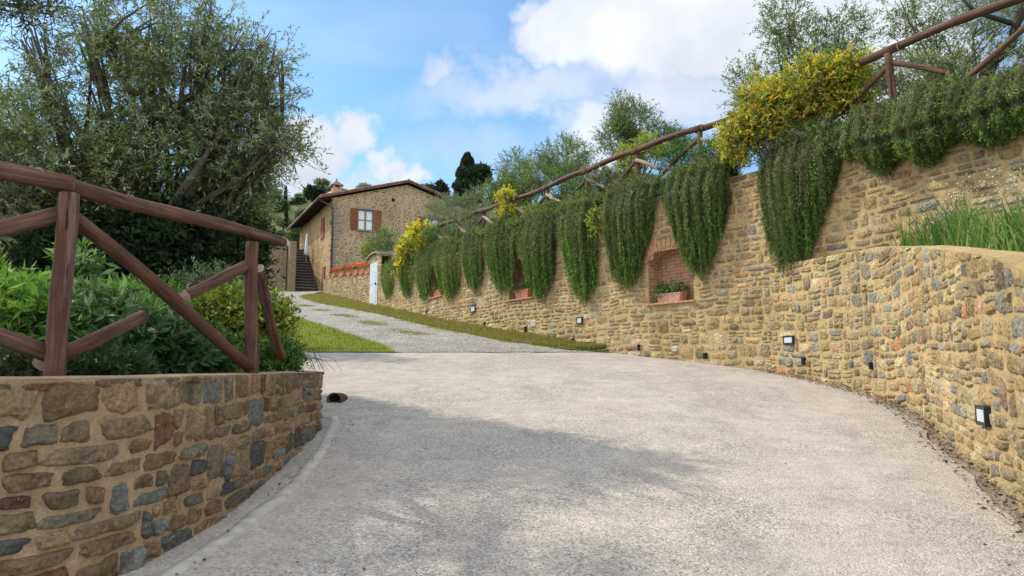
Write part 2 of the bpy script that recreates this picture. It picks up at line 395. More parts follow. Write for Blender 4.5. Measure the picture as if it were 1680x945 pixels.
def lerp_tab(x, tab):
    return np.interp(x, [a for a, b in tab], [b for a, b in tab])
def catmull(P, step=.05):
    P = np.array(P, float); Q = np.vstack([2*P[0]-P[1], P, 2*P[-1]-P[-2]]); out = []
    for i in range(1, len(Q)-2):
        n = max(2, int(np.linalg.norm(Q[i+1]-Q[i])/step))
        t_ = np.linspace(0, 1, n, endpoint=False)[:, None]
        a, b_, c, d = Q[i-1], Q[i], Q[i+1], Q[i+2]
        out.append(.5*((2*b_)+(-a+c)*t_+(2*a-5*b_+4*c-d)*t_**2+(-a+3*b_-3*c+d)*t_**3))
    out.append(P[-1:]); return np.vstack(out)
class Path:
    def __init__(s, P, side, smooth=True):
        s.P = catmull(P) if smooth else np.array(P, float)
        d = np.diff(s.P, axis=0); s.S = np.concatenate([[0], np.cumsum(np.linalg.norm(d, axis=1))]); s.len = s.S[-1]
        T = np.gradient(s.P, s.S, axis=0); T /= np.linalg.norm(T, axis=1)[:, None]
        s.T = T; s.Nn = np.stack([T[:, 1], -T[:, 0]], 1)*side
    def at(s, q, off=0.0):
        q = np.asarray(q, float)
        x = np.interp(q, s.S, s.P[:, 0]); y = np.interp(q, s.S, s.P[:, 1])
        nx = np.interp(q, s.S, s.Nn[:, 0]); ny = np.interp(q, s.S, s.Nn[:, 1])
        # ends: run on straight
        lo = np.minimum(q, 0); hi = np.maximum(q-s.len, 0)
        x = x+lo*s.T[0, 0]+hi*s.T[-1, 0]; y = y+lo*s.T[0, 1]+hi*s.T[-1, 1]
        return np.stack([x+nx*off, y+ny*off], -1)
    def s_at_px(s, px, z=4.0):
        x, y = s.P[:, 0], s.P[:, 1]
        dep = y*math.cos(PITCH)+(z-1.6)*math.sin(PITCH)
        u = 840+FPX*x/np.maximum(dep, .1); ok = y > .5
        return float(s.S[ok][np.argmin(abs(u[ok]-px))])
def z_at(Y, py):
    a = (472.5-py); return 1.6+Y*(FPX*math.sin(PITCH)+a*math.cos(PITCH))/(FPX*math.cos(PITCH)-a*math.sin(PITCH))
def at(px, py, Y):
    d = raydir(px, py); return EYE+d*(Y/d[1])

# ------------------------------------------------------------------ ground heights
PROF = [(-200, -4), (-30, -3.0), (0, 0), (15.8, 1.896), (50, 6.86), (56, 7.6), (75, 11), (150, 36), (220, 44), (400, 60), (1200, 80)]
def G(Y): return lerp_tab(Y, PROF)
def gnd(px, py):
    d = raydir(px, py); t0 = .5
    for i in range(4000):
        p = EYE+d*t0
        if p[2] < G(p[1]): return p
        t0 += .03
    return EYE+d*t0

TALL = Path([(11.8, -2.0), (10.6, .8), (9.2, 3.5), (7.6, 6.5), (6.3, 9.0), (5.2, 11.2), (4.15, 13.2), (2.45, 15.55), (.98, 17.9), (-2, 23.2), (-5.2, 29.9), (-5.95, 31.6)], -1)
LOW = Path([(1.0, -1.8), (1.75, .2), (2.5, 2.1), (3.12, 3.85), (3.66, 5.3), (4.28, 7.0), (4.8, 8.4), (5.02, 9.7), (4.95, 11.0), (4.6, 12.35), (4.62, 12.75)], -1)
LEFT = Path([(-7.5, 1.6), (-5.5, 2.0), (-4.2, 2.3), (-3.15, 2.75), (-2.5, 3.3), (-2.12, 3.95), (-1.97, 4.8), (-1.96, 5.6), (-2.0, 6.6), (-2.1, 7.75), (-2.28, 8.02), (-2.7, 8.16), (-5, 8.4), (-9, 8.6)], 1)
TALLTOP = [(-3, 4.6), (6.5, 4.78), (9, 4.92), (12, 5.1), (13.3, 5.2), (18, 5.17), (25, 5.4), (31.6, 5.65)]
LOWTOP = [(-2, 1.3), (0, 1.62), (3.85, 2.02), (4.8, 2.28), (5.3, 2.43), (7, 2.78), (9.5, 3.22), (11, 3.33), (13, 3.36)]
def walltop(Y): return lerp_tab(Y, TALLTOP)
WALLX = lambda Y: np.interp(Y, TALL.P[:, 1], TALL.P[:, 0])

def gridmesh(name, rows, mat, kind=True, parent=None):
    A = np.array(rows); r, c = A.shape[:2]
    i = np.arange(r*c).reshape(r, c)
    F = np.stack([i[:-1, :-1], i[:-1, 1:], i[1:, 1:], i[1:, :-1]], -1).reshape(-1, 4)
    # make normals face up
    V = A.reshape(-1, 3); f0 = F[len(F)//2]
    if np.cross(V[f0[1]]-V[f0[0]], V[f0[2]]-V[f0[0]])[2] < 0: F = F[:, ::-1]
    o = mk(name, V, F, mat, parent)
    if kind: o['kind'] = 'structure'
    return o
def fbm(x, y, s=1.0, o=0.0):
    return (np.sin(x*s*1.3+o+1.7*np.sin(y*s*.9+o))+.5*np.sin(x*s*2.9-y*s*2.1+o*2)+.25*np.sin(y*s*6.1+x*s*4.7+o*3))/1.75

# terrain: one sheet to the horizon
u = np.sinh(np.linspace(-5.3, 5.3, 190)); u = u/u[-1]*900
v = np.sinh(np.linspace(-4.2, 5.4, 210)); v = v/v[-1]*1000
XX, YY = np.meshgrid(u, v)
ZZ = G(YY)-.12
far = np.clip((YY-58)/60, 0, 1)
ZZ = ZZ+far*(fbm(XX, YY, .045, 1)*3.0+fbm(XX, YY, .011, 4)*5)
dwall = (XX-(-2-.52*(YY-23.2)))*.887
sideup = np.clip((dwall-6)/10, 0, 1)
tz = 5.0+.17*np.clip(dwall, 0, 60)
up = np.clip((YY+6)/10, 0, 1)
ZZ = np.where(YY < 75, ZZ+sideup*up*np.maximum(tz-.5-ZZ, 0)*np.clip((75-YY)/20, 0, 1), ZZ)
ZZ = np.where(XX < -30, ZZ-np.clip((-30-XX)/60, 0, 1)*2*(1-far), ZZ)
gridmesh('hillside_terrain', np.stack([XX, YY, ZZ], -1), 'hill_ground')

# driveway: pale chip-seal paving from behind the camera up to the joint at Y = 15.8
ys = np.concatenate([np.linspace(-9, 2.5, 60), np.linspace(2.55, 15.8, 260)]); rows = []
lowx = lambda Y: np.interp(Y, LOW.P[:, 1], LOW.P[:, 0])
for Y in ys:
    xr = np.where(Y < 12.4, lowx(Y)-.13+.03*fbm(Y, 3, 2.5)+.012*fbm(Y, 1, 9), WALLX(Y)-.06)
    xl = -10.0 if Y < 9 else -9.5
    xs = np.linspace(xl, float(xr), 170)
    rows.append(np.stack([xs, np.full_like(xs, Y), G(Y)+.006*fbm(xs, Y, 1.7)+.003*fbm(xs, Y, 6, 2)], -1))
gridmesh('driveway', rows, 'driveway_paving')
# rough dirt gutter at the foot of the right wall
rows = []
for Y in np.linspace(-3, 15.7, 400):
    x0 = float(np.where(Y < 12.4, lowx(Y)-.24, WALLX(Y)-.1)); xs = np.linspace(x0, x0+.42, 9)
    rows.append(np.stack([xs, np.full_like(xs, Y), G(Y)-.02+.018*fbm(xs*3, Y, 7, 1)+np.linspace(-.008, .05, 9)], -1))
gridmesh('gutter_soil', rows, 'gutter_dirt')
rows = []
for x in np.linspace(-9, 2.2, 200): rows.append([(x, 15.74+.012*fbm(x, 0, 4), G(15.74)+.012), (x, 15.79+.012*fbm(x, 4, 5), G(15.79)+.014)])
gridmesh('joint_strip', rows, 'soil')
# gravel track and lawns
GRL = [(15.8, -2.75), (16.9, -3.15), (21.1, -5.4), (27.7, -9.0), (36, -13.2), (43, -17.5), (50, -22), (53, -22)]
GRR = [(15.8, 2.2), (16.2, 1.4), (17.0, .45), (17.7, -.2), (22.1, -2.7), (27.7, -5.45), (35.4, -10.0), (42, -12.9), (46, -13.3), (53, -13.9)]
rows = []
for Y in np.linspace(15.803, 53.5, 260):
    a, b_ = lerp_tab(Y, GRL)-.1+.12*fbm(Y, 1, 1.1), lerp_tab(Y, GRR)+.1+.12*fbm(Y, 5, 1.3)
    xs = np.linspace(a, b_, 34); q = np.linspace(-1, 1, 34)
    rut = -.03*np.exp(-((abs(q)-.5)/.18)**2)
    rows.append(np.stack([xs, np.full_like(xs, Y), G(Y)+.03*min(1, (Y-15.803)/1)+rut*min(1, (Y-15.8)/3)+.01*fbm(xs, Y, 3)], -1))
gridmesh('gravel_track', rows, 'gravel')
rows = []
for Y in np.linspace(8.5, 53, 220):
    b_ = lerp_tab(max(Y, 15.8), GRL)+.15 if Y > 15.8 else -9.4
    if 15.8 > Y: b_ = -9.3
    xs = np.linspace(-34, b_, 60)
    rows.append(np.stack([xs, np.full_like(xs, Y), G(Y)+.02+.035*fbm(xs, Y, .8)*(Y > 16)], -1))
rows2 = [r for r in rows if r[0][1] > 15.8]
gridmesh('lawn', rows2, 'lawn_ground')
gridmesh('side_lawn', [r for r in rows if r[0][1] <= 15.9], 'lawn_ground')
rows = []
for Y in np.linspace(15.9, 46, 200):
    xs = np.linspace(lerp_tab(Y, GRR)-.1, float(np.interp(Y, [15.6, 17.9, 23.2, 29.9, 42.7, 46], [2.5, 1.1, -1.9, -5.1, -11., -12.5])), 14)
    rows.append(np.stack([xs, np.full_like(xs, Y), G(Y)+.025+.06*np.linspace(0, 1, 14)**2+.015*fbm(xs, Y, 2)], -1))
gridmesh('verge', rows, 'lawn_ground')

# planting bed behind the low wall on the left
rows = []
for q in np.linspace(0, LEFT.len, 120):
    p0 = LEFT.at(q, -.3); c = np.array([-9.5, 5.0])
    rows.append([(*(p0*(1-t_)+c*t_), 1.47+.05*fbm(p0[0]+t_, p0[1], 2)*min(1, t_*3)) for t_ in np.linspace(0, .95, 26)])
gridmesh('planting_bed', rows, 'soil')
# bed between the right low wall and the tall wall
rows = []
for Y in np.linspace(-1.6, 12.2, 90):
    a, b_ = float(lowx(Y))+.3, float(WALLX(Y))+.15
    xs = np.linspace(a, max(b_, a+.05), 14)
    rows.append(np.stack([xs, np.full_like(xs, Y), lerp_tab(Y, LOWTOP)-.07+.06*np.linspace(0, 1, 14)+.02*fbm(xs, Y, 3)], -1))
gridmesh('raised_bed', rows, 'soil')
# slope above the tall wall
rows = []
ex = Path([(11.8, -2.0), (9.2, 3.5), (6.3, 9.0), (4.15, 13.2), (.98, 17.9), (-2, 23.2), (-5.2, 29.9), (-7, 33.4), (-11.1, 42.7), (-12.4, 46)], -1)
for q in np.linspace(0, ex.len, 200):
    p = ex.at(q); zt = walltop(p[1])-.08 if p[1] < 31.6 else np.interp(p[1], [31.6, 33.4, 42.7, 46], [5.55, 5.8, 6.85, 6.95])
    offs = [.25, .6, 1.2, 2, 3, 4.5, 6.5, 9, 12, 16, 22, 30, 42, 60]
    rows.append([(*(ex.at(q, -o_)), zt+.02+(.17*max(0, o_-1.0) if p[1] < 36 else .05*max(0, o_-1.0))+.1*fbm(p[0]+o_, p[1], .7)*min(1, o_/4)) for o_ in offs])
gridmesh('upper_terrace', rows, 'hill_ground')

# ------------------------------------------------------------------ stone walls
def vn(a, b_, k):      # cheap hash noise in [-1,1]
    x = np.sin(a*12.9898+b_*78.233+k*37.719)*43758.5453
    return 2*(x-np.floor(x))-1
def stone_layout(S0, S1, Z0, Z1, hr, wr, rng, big=.1, split=.25):
    out = []; z = Z0; blocked = []
    while z < Z1:
        h = rng.uniform(*hr); s = S0-rng.uniform(0, wr[0]); nxt = []; hn = rng.uniform(*hr)*.9
        blocked.sort()
        while s < S1:
            bl = next((b for b in blocked if b[0] <= s+.02 < b[1]), None)
            if bl: s = bl[1]; continue
            w = rng.uniform(*wr)*rng.choice([.6, 1, 1, 1.35])
            nb = min([b[0] for b in blocked if b[0] > s]+[1e9])
            if s+w > nb: w = nb-s
            elif nb-(s+w) < wr[0]*.4: w = nb-s
            if w < .03: s += w; continue
            r = rng.random()
            if r < big and w < wr[1]*1.2:
                out.append((s, s+w, z, z+h+hn)); nxt.append((s, s+w))
            elif r > 1-split and h > hr[0]*1.25:
                f = rng.uniform(.38, .62); out.append((s, s+w, z, z+h*f)); 
                if w > wr[0]*1.8 and rng.random() < .5:
                    g = rng.uniform(.35, .65); out.append((s, s+w*g, z+h*f, z+h)); out.append((s+w*g, s+w, z+h*f, z+h))
                else: out.append((s, s+w, z+h*f, z+h))
            else: out.append((s, s+w, z, z+h))
            s += w
        # next course must be hn tall where blocked
        z += h; blocked = nxt
        if nxt:
            hr_next = hn
            # lay the next course with that exact height
            h = hn; s = S0-rng.uniform(0, wr[0]); blocked.sort()
            while s < S1:
                bl = next((b for b in blocked if b[0] <= s+.02 < b[1]), None)
                if bl: s = bl[1]; continue
                w = rng.uniform(*wr)*rng.choice([.6, 1, 1, 1.35]); nb = min([b[0] for b in blocked if b[0] > s]+[1e9])
                if s+w > nb or nb-(s+w) < wr[0]*.4: w = nb-s
                if w >= .03:
                    if rng.random() < split and h > hr[0]*1.25:
                        f = rng.uniform(.4, .6); out += [(s, s+w, z, z+h*f), (s, s+w, z+h*f, z+h)]
                    else: out.append((s, s+w, z, z+h))
                s += w
            z += h; blocked = []
    return np.array(out)

def stone_wall(name, path, top, bot, hr, wr, gap, palette, weights, mortar, seed, thick=.45, ds=.1, K=8, M=6, prot=.02, holes=(), rnd=.35,
               s0=0., s1=None, parent=None, wav=.03, back=.6, far_cut=None, jit=.16):
    rng = np.random.default_rng(seed)
    s1 = path.len if s1 is None else s1
    P0 = lambda q: path.at(q)
    ztopf = lambda q: top(q, P0(q)); zbotf = lambda q: bot(q, P0(q))
    qs = np.arange(s0, s1+ds/2, ds); zs0 = float(np.min(zbotf(qs))); zs1 = float(np.max(ztopf(qs)))
    zl = np.arange(zs0, zs1+ds, ds)
    for (a, b_, c, d, arch) in holes:
        qs = np.concatenate([qs[(qs < a-.03) | (qs > b_+.03)], np.linspace(a, b_, 9)]); zl = np.concatenate([zl[(zl < c-.03) | (zl > d+arch+.03)], np.linspace(c, d, 7), np.linspace(d, d+arch, 5)[1:] if arch else []])
    qs = np.unique(np.round(qs, 5)); zl = np.unique(np.round(zl, 5))
    Q, Z = np.meshgrid(qs, zl); T_, B_ = ztopf(qs)[None, :], zbotf(qs)[None, :]
    Zc = np.clip(Z, B_, T_)
    def inhole(q, z, pad=0.):
        r = np.zeros(np.shape(q), bool)
        for (a, b_, c, d, arch) in holes:
            m_ = (a+b_)/2; hw = (b_-a)/2
            ar = arch*np.sqrt(np.clip(1-((q-m_)/(hw+1e-6))**2, 0, 1)) if arch else 0
            r |= (q > a-pad) & (q < b_+pad) & (z > c-pad) & (z < d+ar+pad)
        return r
    off = .004*fbm(Q*3, Z*3, 1.7, seed)+.002*vn(np.round(Q*20), np.round(Z*20), 1)
    XY = path.at(Q, 0); XYo = path.at(Q, .01)-XY
    XY = XY+XYo/.01*off[..., None]
    V = np.concatenate([XY, Zc[..., None]], -1).reshape(-1, 3)
    r, c = Q.shape; i = np.arange(r*c).reshape(r, c)
    F = np.stack([i[:-1, :-1], i[:-1, 1:], i[1:, 1:], i[1:, :-1]], -1)
    hgt = (Zc[1:, :-1]-Zc[:-1, :-1])+(Zc[1:, 1:]-Zc[:-1, 1:])
    cq = (Q[:-1, :-1]+Q[1:, 1:])/2; cz = (Z[:-1, :-1]+Z[1:, 1:])/2
    keep = (hgt > 1e-4) & ~inhole(cq, cz)
    F = F[keep]
    Vs = [V]; Fs = [F]; n = len(V)
    # top cap and back
    tq = ztopf(qs); f_ = path.at(qs, 0.0); b1 = path.at(qs, -thick)
    cap = np.concatenate([np.c_[f_, tq], np.c_[(f_+b1)/2, tq+.012], np.c_[b1, tq-.01], np.c_[b1, tq-back]])
    m_ = len(qs); j = np.arange(m_-1)
    for k in range(3): Fs.append(np.stack([n+k*m_+j, n+k*m_+j+1, n+(k+1)*m_+j+1, n+(k+1)*m_+j], 1))
    Vs.append(cap); n += len(cap)
    # stones
    ST = stone_layout(s0, s1, zs0, zs1+.1, hr, wr, rng)
    sc = (ST[:, 0]+ST[:, 1])/2; tcz = ztopf(sc); bcz = zbotf(sc); zc = (ST[:, 2]+ST[:, 3])/2
    ok = (zc < tcz+.025) & (zc > bcz-.08) & (sc > s0-.05) & (sc < s1+.05) & ~inhole(sc, zc, .05)
    ST = ST[ok]; tcz = tcz[ok]; near_top = ST[:, 3] > tcz-.085; ST[near_top, 3] = np.maximum(tcz[near_top]+.015, ST[near_top, 2]+.05)
    # trim stones into holes
    for (a, b_, c0, d, arch) in holes:
        for row in ST:
            if row[3] > c0 and row[2] < d+arch:
                if row[0] < a < row[1]: row[1] = a
                if row[0] < b_ < row[1]: row[0] = b_
    ST = ST[(ST[:, 1]-ST[:, 0]) > .04]
    ncnt = len(ST)
    g = gap*(.6+.8*rng.random(ncnt))
    w = (ST[:, 1]-ST[:, 0]); h = (ST[:, 3]-ST[:, 2]); cs = (ST[:, 0]+ST[:, 1])/2; czz = (ST[:, 2]+ST[:, 3])/2
    hw = np.maximum((w-g)/2, .015); hh = np.maximum((h-g*.8)/2, .012)
    uu = np.linspace(-1, 1, K); vv = np.linspace(-1, 1, M); Ug, Vg = np.meshgrid(uu, vv)
    # rounded square map
    du = Ug*np.sqrt(1-Vg**2/2); dv = Vg*np.sqrt(1-Ug**2/2)
    rr = np.clip(rnd+.25*rng.standard_normal(ncnt)*.6, .08, .85)[:, None, None]
    X = Ug*(1-rr)+du*rr; Y = Vg*(1-rr)+dv*rr
    c4 = rng.uniform(-jit, jit, (ncnt, 4, 2))
    wt = np.stack([(1-Ug)*(1-Vg), (1+Ug)*(1-Vg), (1-Ug)*(1+Vg), (1+Ug)*(1+Vg)])/4
    X = X+np.einsum('nk,kij->nij', c4[:, :, 0], wt); Y = Y+np.einsum('nk,kij->nij', c4[:, :, 1], wt)
    ph = rng.uniform(0, 100, ncnt)[:, None, None]
    X = X+.05*np.sin(Vg*3.1+ph)+.03*np.sin(Vg*7.3+ph*2); Y = Y+.07*np.sin(Ug*2.7+ph*3)+.045*np.sin(Ug*6.9+ph)
    jr = rng.normal(0, 1, Ug.shape+(2,)); jn = rng.normal(0, .035, (ncnt,)+Ug.shape+(2,)); X = X+jn[..., 0]*min(1, 6/K); Y = Y+jn[..., 1]*1.4*min(1, 5/M)
    edge = np.maximum(abs(Ug), abs(Vg)); prof = np.where(edge > .99, 0, np.where(edge > .6, .93, 1.0))
    pr = prot*rng.uniform(.35, 1.6, ncnt)[:, None, None]
    dep = -.009+(.014+pr)*prof+pr*.28*(np.sin(Ug*2.3+ph)*np.sin(Vg*1.9+ph*1.7)+.4*np.sin(Ug*6+ph)*np.cos(Vg*5+ph))*(prof > 0)
    tl = rng.normal(0, .3, (ncnt, 2)); dep += pr*(tl[:, :1, None]*Ug+tl[:, 1:, None]*Vg)*(prof > 0)
    Sg = cs[:, None, None]+X*hw[:, None, None]; Zg = czz[:, None, None]+Y*hh[:, None, None]
    wave = wav*fbm(Sg, Zg*.6, .9, seed)+wav*.35*fbm(Sg, Zg, 4., seed+2)
    Zg = Zg+wave
    Zg = np.minimum(Zg, tcz_of(Sg, path, top)-.004) if True else Zg
    XY = path.at(Sg, 0); Nn = (path.at(Sg, .01)-XY)/.01; XY = XY+Nn*dep[..., None]
    Vst = np.concatenate([XY, Zg[..., None]], -1).reshape(-1, 3)
    ii = np.arange(K*M).reshape(M, K); f0 = np.stack([ii[:-1, :-1], ii[:-1, 1:], ii[1:, 1:], ii[1:, :-1]], -1).reshape(-1, 4)
    Fst = (f0[None]+(np.arange(ncnt)*K*M)[:, None, None]).reshape(-1, 4)+n
    pal = np.array(palette); ch = rng.choice(len(pal), ncnt, p=np.array(weights)/sum(weights))
    colr = pal[ch]*rng.uniform(.68, 1.2, (ncnt, 1))*rng.uniform(.975, 1.025, (ncnt, 3))
    col = np.ones((n, 3))*.3; col = np.concatenate([col, np.repeat(colr, K*M, 0)])
    V = np.concatenate(Vs+[Vst]); nm = sum(len(x) for x in Fs)
    Fall = np.concatenate(Fs+[Fst]); mi = np.concatenate([np.zeros(nm), np.ones(len(Fst))])
    ctr = [*path.at((s0+s1)/2), zs0]
    o = mk(name, V, Fall, [mortar, 'stone'], parent, midx=mi, col=col, smooth=True, origin=ctr if parent is None else None)
    return o
def tcz_of(S, path, top):
    return top(S, path.at(S))

YEL = [(.45, .33, .165), (.38, .285, .155), (.36, .29, .175), (.285, .275, .225), (.44, .24, .12), (.48, .39, .24), (.28, .215, .14), (.42, .27, .17)]
YW = [6, 6, 4, 1.3, .25, 4, 1.5, .7]
tall = empty('tall_stone_wall', (.98, 17.9, float(G(17.9))))
tag(tall, 'long tall retaining wall of honey coloured rubble stone under the hanging rosemary', 'wall')
# niches: s centre from the photograph's columns
def s_y(Y): return float(np.interp(Y, TALL.P[:, 1], TALL.S))
def wall_sz(px, py):           # point of the tall wall's face seen at a pixel
    s = TALL.s_at_px(px, 2.5)
    for _ in range(3):
        p = TALL.at(s); s = TALL.s_at_px(px, z_at(p[1], py))
    return s, z_at(TALL.at(s)[1], py)
nA0, nA1 = wall_sz(1137, 470)[0], wall_sz(1063, 470)[0]
zb_, zt_ = wall_sz(1100, 496)[1], wall_sz(1100, 405)[1]
NA = (nA0, nA1, zb_, zt_-.26, .26)
nB0, nB1 = wall_sz(874, 480)[0], wall_sz(835, 480)[0]
zbB = wall_sz(855, 490)[1]; NBn = (nB0, nB1, zbB, zbB+.85, .26)
nC0, nC1 = wall_sz(727, 478)[0], wall_sz(705, 478)[0]
zbC = wall_sz(716, 487)[1]; NCn = (nC0, nC1, zbC, zbC+.85, .26)
stone_wall('masonry', TALL, lambda q, p: walltop(p[..., 1])+.03*fbm(np.asarray(q), 0, 1.5), lambda q, p: G(p[..., 1])-.12, (.08, .18), (.14, .44), .013,
           YEL, YW, 'mortar_yellow', 11, thick=.5, ds=.12, K=7, M=5, prot=.011, holes=[NA, NBn, NCn], parent=tall, rnd=.22, wav=.035)
low = stone_wall('curved_stone_wall', LOW, lambda q, p: lerp_tab(p[..., 1], LOWTOP)+.006*fbm(np.asarray(q), 0, 2), lambda q, p: G(p[..., 1])-.12, (.09, .19), (.13, .36), .016,
           YEL, [4, 5, 6, 3.6, .5, 5, 1.8, .9], 'mortar_yellow', 23, thick=.4, ds=.08, K=9, M=7, prot=.013, rnd=.2, wav=.055, jit=.22)
tag(low, 'curved lower stone wall of rounded yellow and grey rubble at the right of the driveway', 'wall')
LEFTPAL = [(.27, .195, .11), (.24, .185, .115), (.17, .18, .17), (.17, .095, .06), (.28, .2, .115), (.10, .105, .102), (.18, .165, .115)]
lw = stone_wall('low_stone_wall', LEFT, lambda q, p: 1.535+.003*fbm(np.asarray(q), 0, 3)+0*p[..., 0], lambda q, p: G(p[..., 1])-.12, (.095, .2), (.13, .36), .02,
           LEFTPAL, [5, 4, 3.2, 1.0, 2.4, 1.6, 3], 'mortar_ochre', 5, thick=.3, ds=.05, K=13, M=9, prot=.017, rnd=.3, jit=.26, wav=.025, back=.3)
tag(lw, 'low curved wall of brown and blue grey stones with wide mortar under the left log fence', 'wall')

def niche(N_, nm):
    a, b_, c, d, arch = N_; dp = .34; k = 13
    sm, hw = (a+b_)/2, (b_-a)/2
    th = np.linspace(math.pi, 0, k)
    out = [(a, c)]+[(sm+hw*math.cos(t_), d+arch*math.sin(t_)) for t_ in th]+[(b_, c)]
    V = []; F = []; UV = []
    for off in (0.004, -dp):
        for (q, z) in out: V.append((*TALL.at(q, off), z))
    n = len(out); per = 0
    for j, (q, z) in enumerate(out):
        if j: per += math.hypot(q-out[j-1][0], z-out[j-1][1])
        UV.append((0, per))
    UV = UV+[(dp, y) for x, y in UV]
    for j in range(n-1): F.append((j, j+1, n+j+1, n+j))
    F.append((0, n, 2*n-1, n-1))                   # floor
    nb = len(V)
    for (q, z) in out: V.append((*TALL.at(q, -dp), z)); UV.append((q, z))
    V.append((*TALL.at(sm, -dp), (c+d)/2)); UV.append((sm, (c+d)/2))
    me_f = [np.array(F)]
    tri = np.array([(nb+j, nb+(j+1) % n, nb+n) for j in range(n)])
    mk('niche_recess', V, me_f+[tri], 'niche_brick', tall, smooth=False, uv=UV)
    mb = MB()                                       # sill of thin bricks
    w = .13
    q = a-.05
    while q < b_+.03:
        p = TALL.at(q+w/2, -.06); tv = TALL.at(q+w)-TALL.at(q); tv /= np.linalg.norm(tv); nv = np.array([-tv[1], tv[0]])
        mb.box((*p, c-.012+random.uniform(-.004, .004)), (w*.95, .24, .04), 0, (tv, nv), .005); q += w
    mb.build('niche_sill', 'orange_brick', tall)
    mb = MB()                                       # brick arch, stretchers on edge
    cnt = 17
    for j in range(cnt):
        t_ = math.pi*(j+.5)/cnt; rad = 1.0
        q = sm+(hw+.1)*math.cos(t_); z = d+(arch+.1)*math.sin(t_)
        nx, nz = math.cos(t_)/max(hw, .01), math.sin(t_)/max(arch, .01); l_ = math.hypot(nx, nz); nx /= l_; nz /= l_
        p = TALL.at(q, .0); tv = TALL.at(q+.1)-TALL.at(q); tv /= np.linalg.norm(tv); t3 = np.array([*tv, 0]); n3 = np.array([*(TALL.at(q, .1)-TALL.at(q)), 0])*10
        r3 = t3*nx+np.array([0, 0, 1])*nz; s3 = t3*(-nz)+np.array([0, 0, 1])*nx
        P8 = []
        wj = .027 if False else math.pi*(hw+arch)/2/cnt*.44
        for (x_, y_, z_) in [(-.1, -wj, -.1), (.1, -wj*1.15, -.1), (.1, wj*1.15, -.1), (-.1, wj, -.1), (-.1, -wj, .022), (.1, -wj*1.15, .022), (.1, wj*1.15, .022), (-.1, wj, .022)]:
            P8.append(np.array([*p, z])+r3*x_+s3*y_+n3*z_)
        mb.add(P8, [(3, 2, 1, 0), (4, 5, 6, 7), (0, 1, 5, 4), (1, 2, 6, 5), (2, 3, 7, 6), (3, 0, 4, 7)])
    mb.build('brick_arch', 'orange_brick', tall)
niche(NA, 'a'); niche(NBn, 'b'); niche(NCn, 'c')
def wall_block(path, s, z, w, h, mat, name, parent, deep=.05, out=.01, bev=.006):
    tv = (path.at(s+.05)-path.at(s-.05)); tv /= np.linalg.norm(tv); n_ = (path.at(s, .1)-path.at(s))*10
    mb = MB(); p = path.at(s, out-deep/2); mb.box((*p, z), (w, deep, h), 0, (tv, n_), bev); return mb.build(name, mat, parent)
for px, py, w, h in ((1320, 592, .085, .12), (1430, 600, .07, .1), (1157, 584, .085, .11), (1048, 570, .08, .13), (941, 562, .11, .2), (863, 540, .12, .14), (795, 531, .08, .12), (700, 512, .1, .1)):
    if px > 1310:
        s = LOW.s_at_px(px, 1.6); pa = LOW; z = z_at(LOW.at(s)[1], py); par = low
    else:
        s, z = wall_sz(px, py); pa = TALL; par = tall
    wall_block(pa, s, z, w, h, 'black_hole', 'drain_hole', par, .05, .032)
for px, py, w, h in ((1109, 573, .17, .13), (875, 531, .3, .2)):
    s, z = wall_sz(px, py); wall_block(TALL, s, z, w, h, 'white_stone', 'white_stone', tall, .12, .03, .045)

# ------------------------------------------------------------------ wall lights
def wall_light(path, s, z, label, w=.26, h=.15):
    p = path.at(s, .03); tv = (path.at(s+.05)-path.at(s-.05)); tv /= np.linalg.norm(tv); n_ = (path.at(s, .1)-path.at(s))*10
    root = empty('wall_light', (*p, z)); tag(root, label, 'wall light', 'small square lights set in the stone walls')
    mb = MB(); t = .028
    for sx, sz_, ww, hh in ((0, h/2-t/2, w, t), (0, -h/2+t/2, w, t), (-w/2+t/2, 0, t, h-2*t), (w/2-t/2, 0, t, h-2*t)):
        c = path.at(s, .02)+tv*sx; mb.box((*c, z+sz_), (ww, .05, hh), 0, (tv, n_), .003)
    mb.build('housing', 'dark_metal', root)
    mb = MB(); c = path.at(s, .02); mb.box((*c, z), (w-2*t-.002, .042, h-2*t-.002), 0, (tv, n_), .004); mb.build('diffuser', 'lens', root)
def on_path(path, px, py):
    s = path.s_at_px(px, 1.6); z = z_at(path.at(s)[1], py)
    for _ in range(3): s = path.s_at_px(px, z); z = z_at(path.at(s)[1], py)
    return s, z
wall_light(LOW, *on_path(LOW, 1295, 558), 'black framed white wall light on the tall wall right of the arched niche')
wall_light(TALL, *on_path(TALL, 953, 526), 'small square wall light below the long pointed rosemary left of the arched niche', .22, .17)
wall_light(TALL, *on_path(TALL, 777, 507), 'tiny wall light farthest up the track beside the white door end of the wall', .3, .2)
wall_light(LOW, *on_path(LOW, 1619, 682), 'near black wall light on the curved low wall at the right edge', .27, .16)

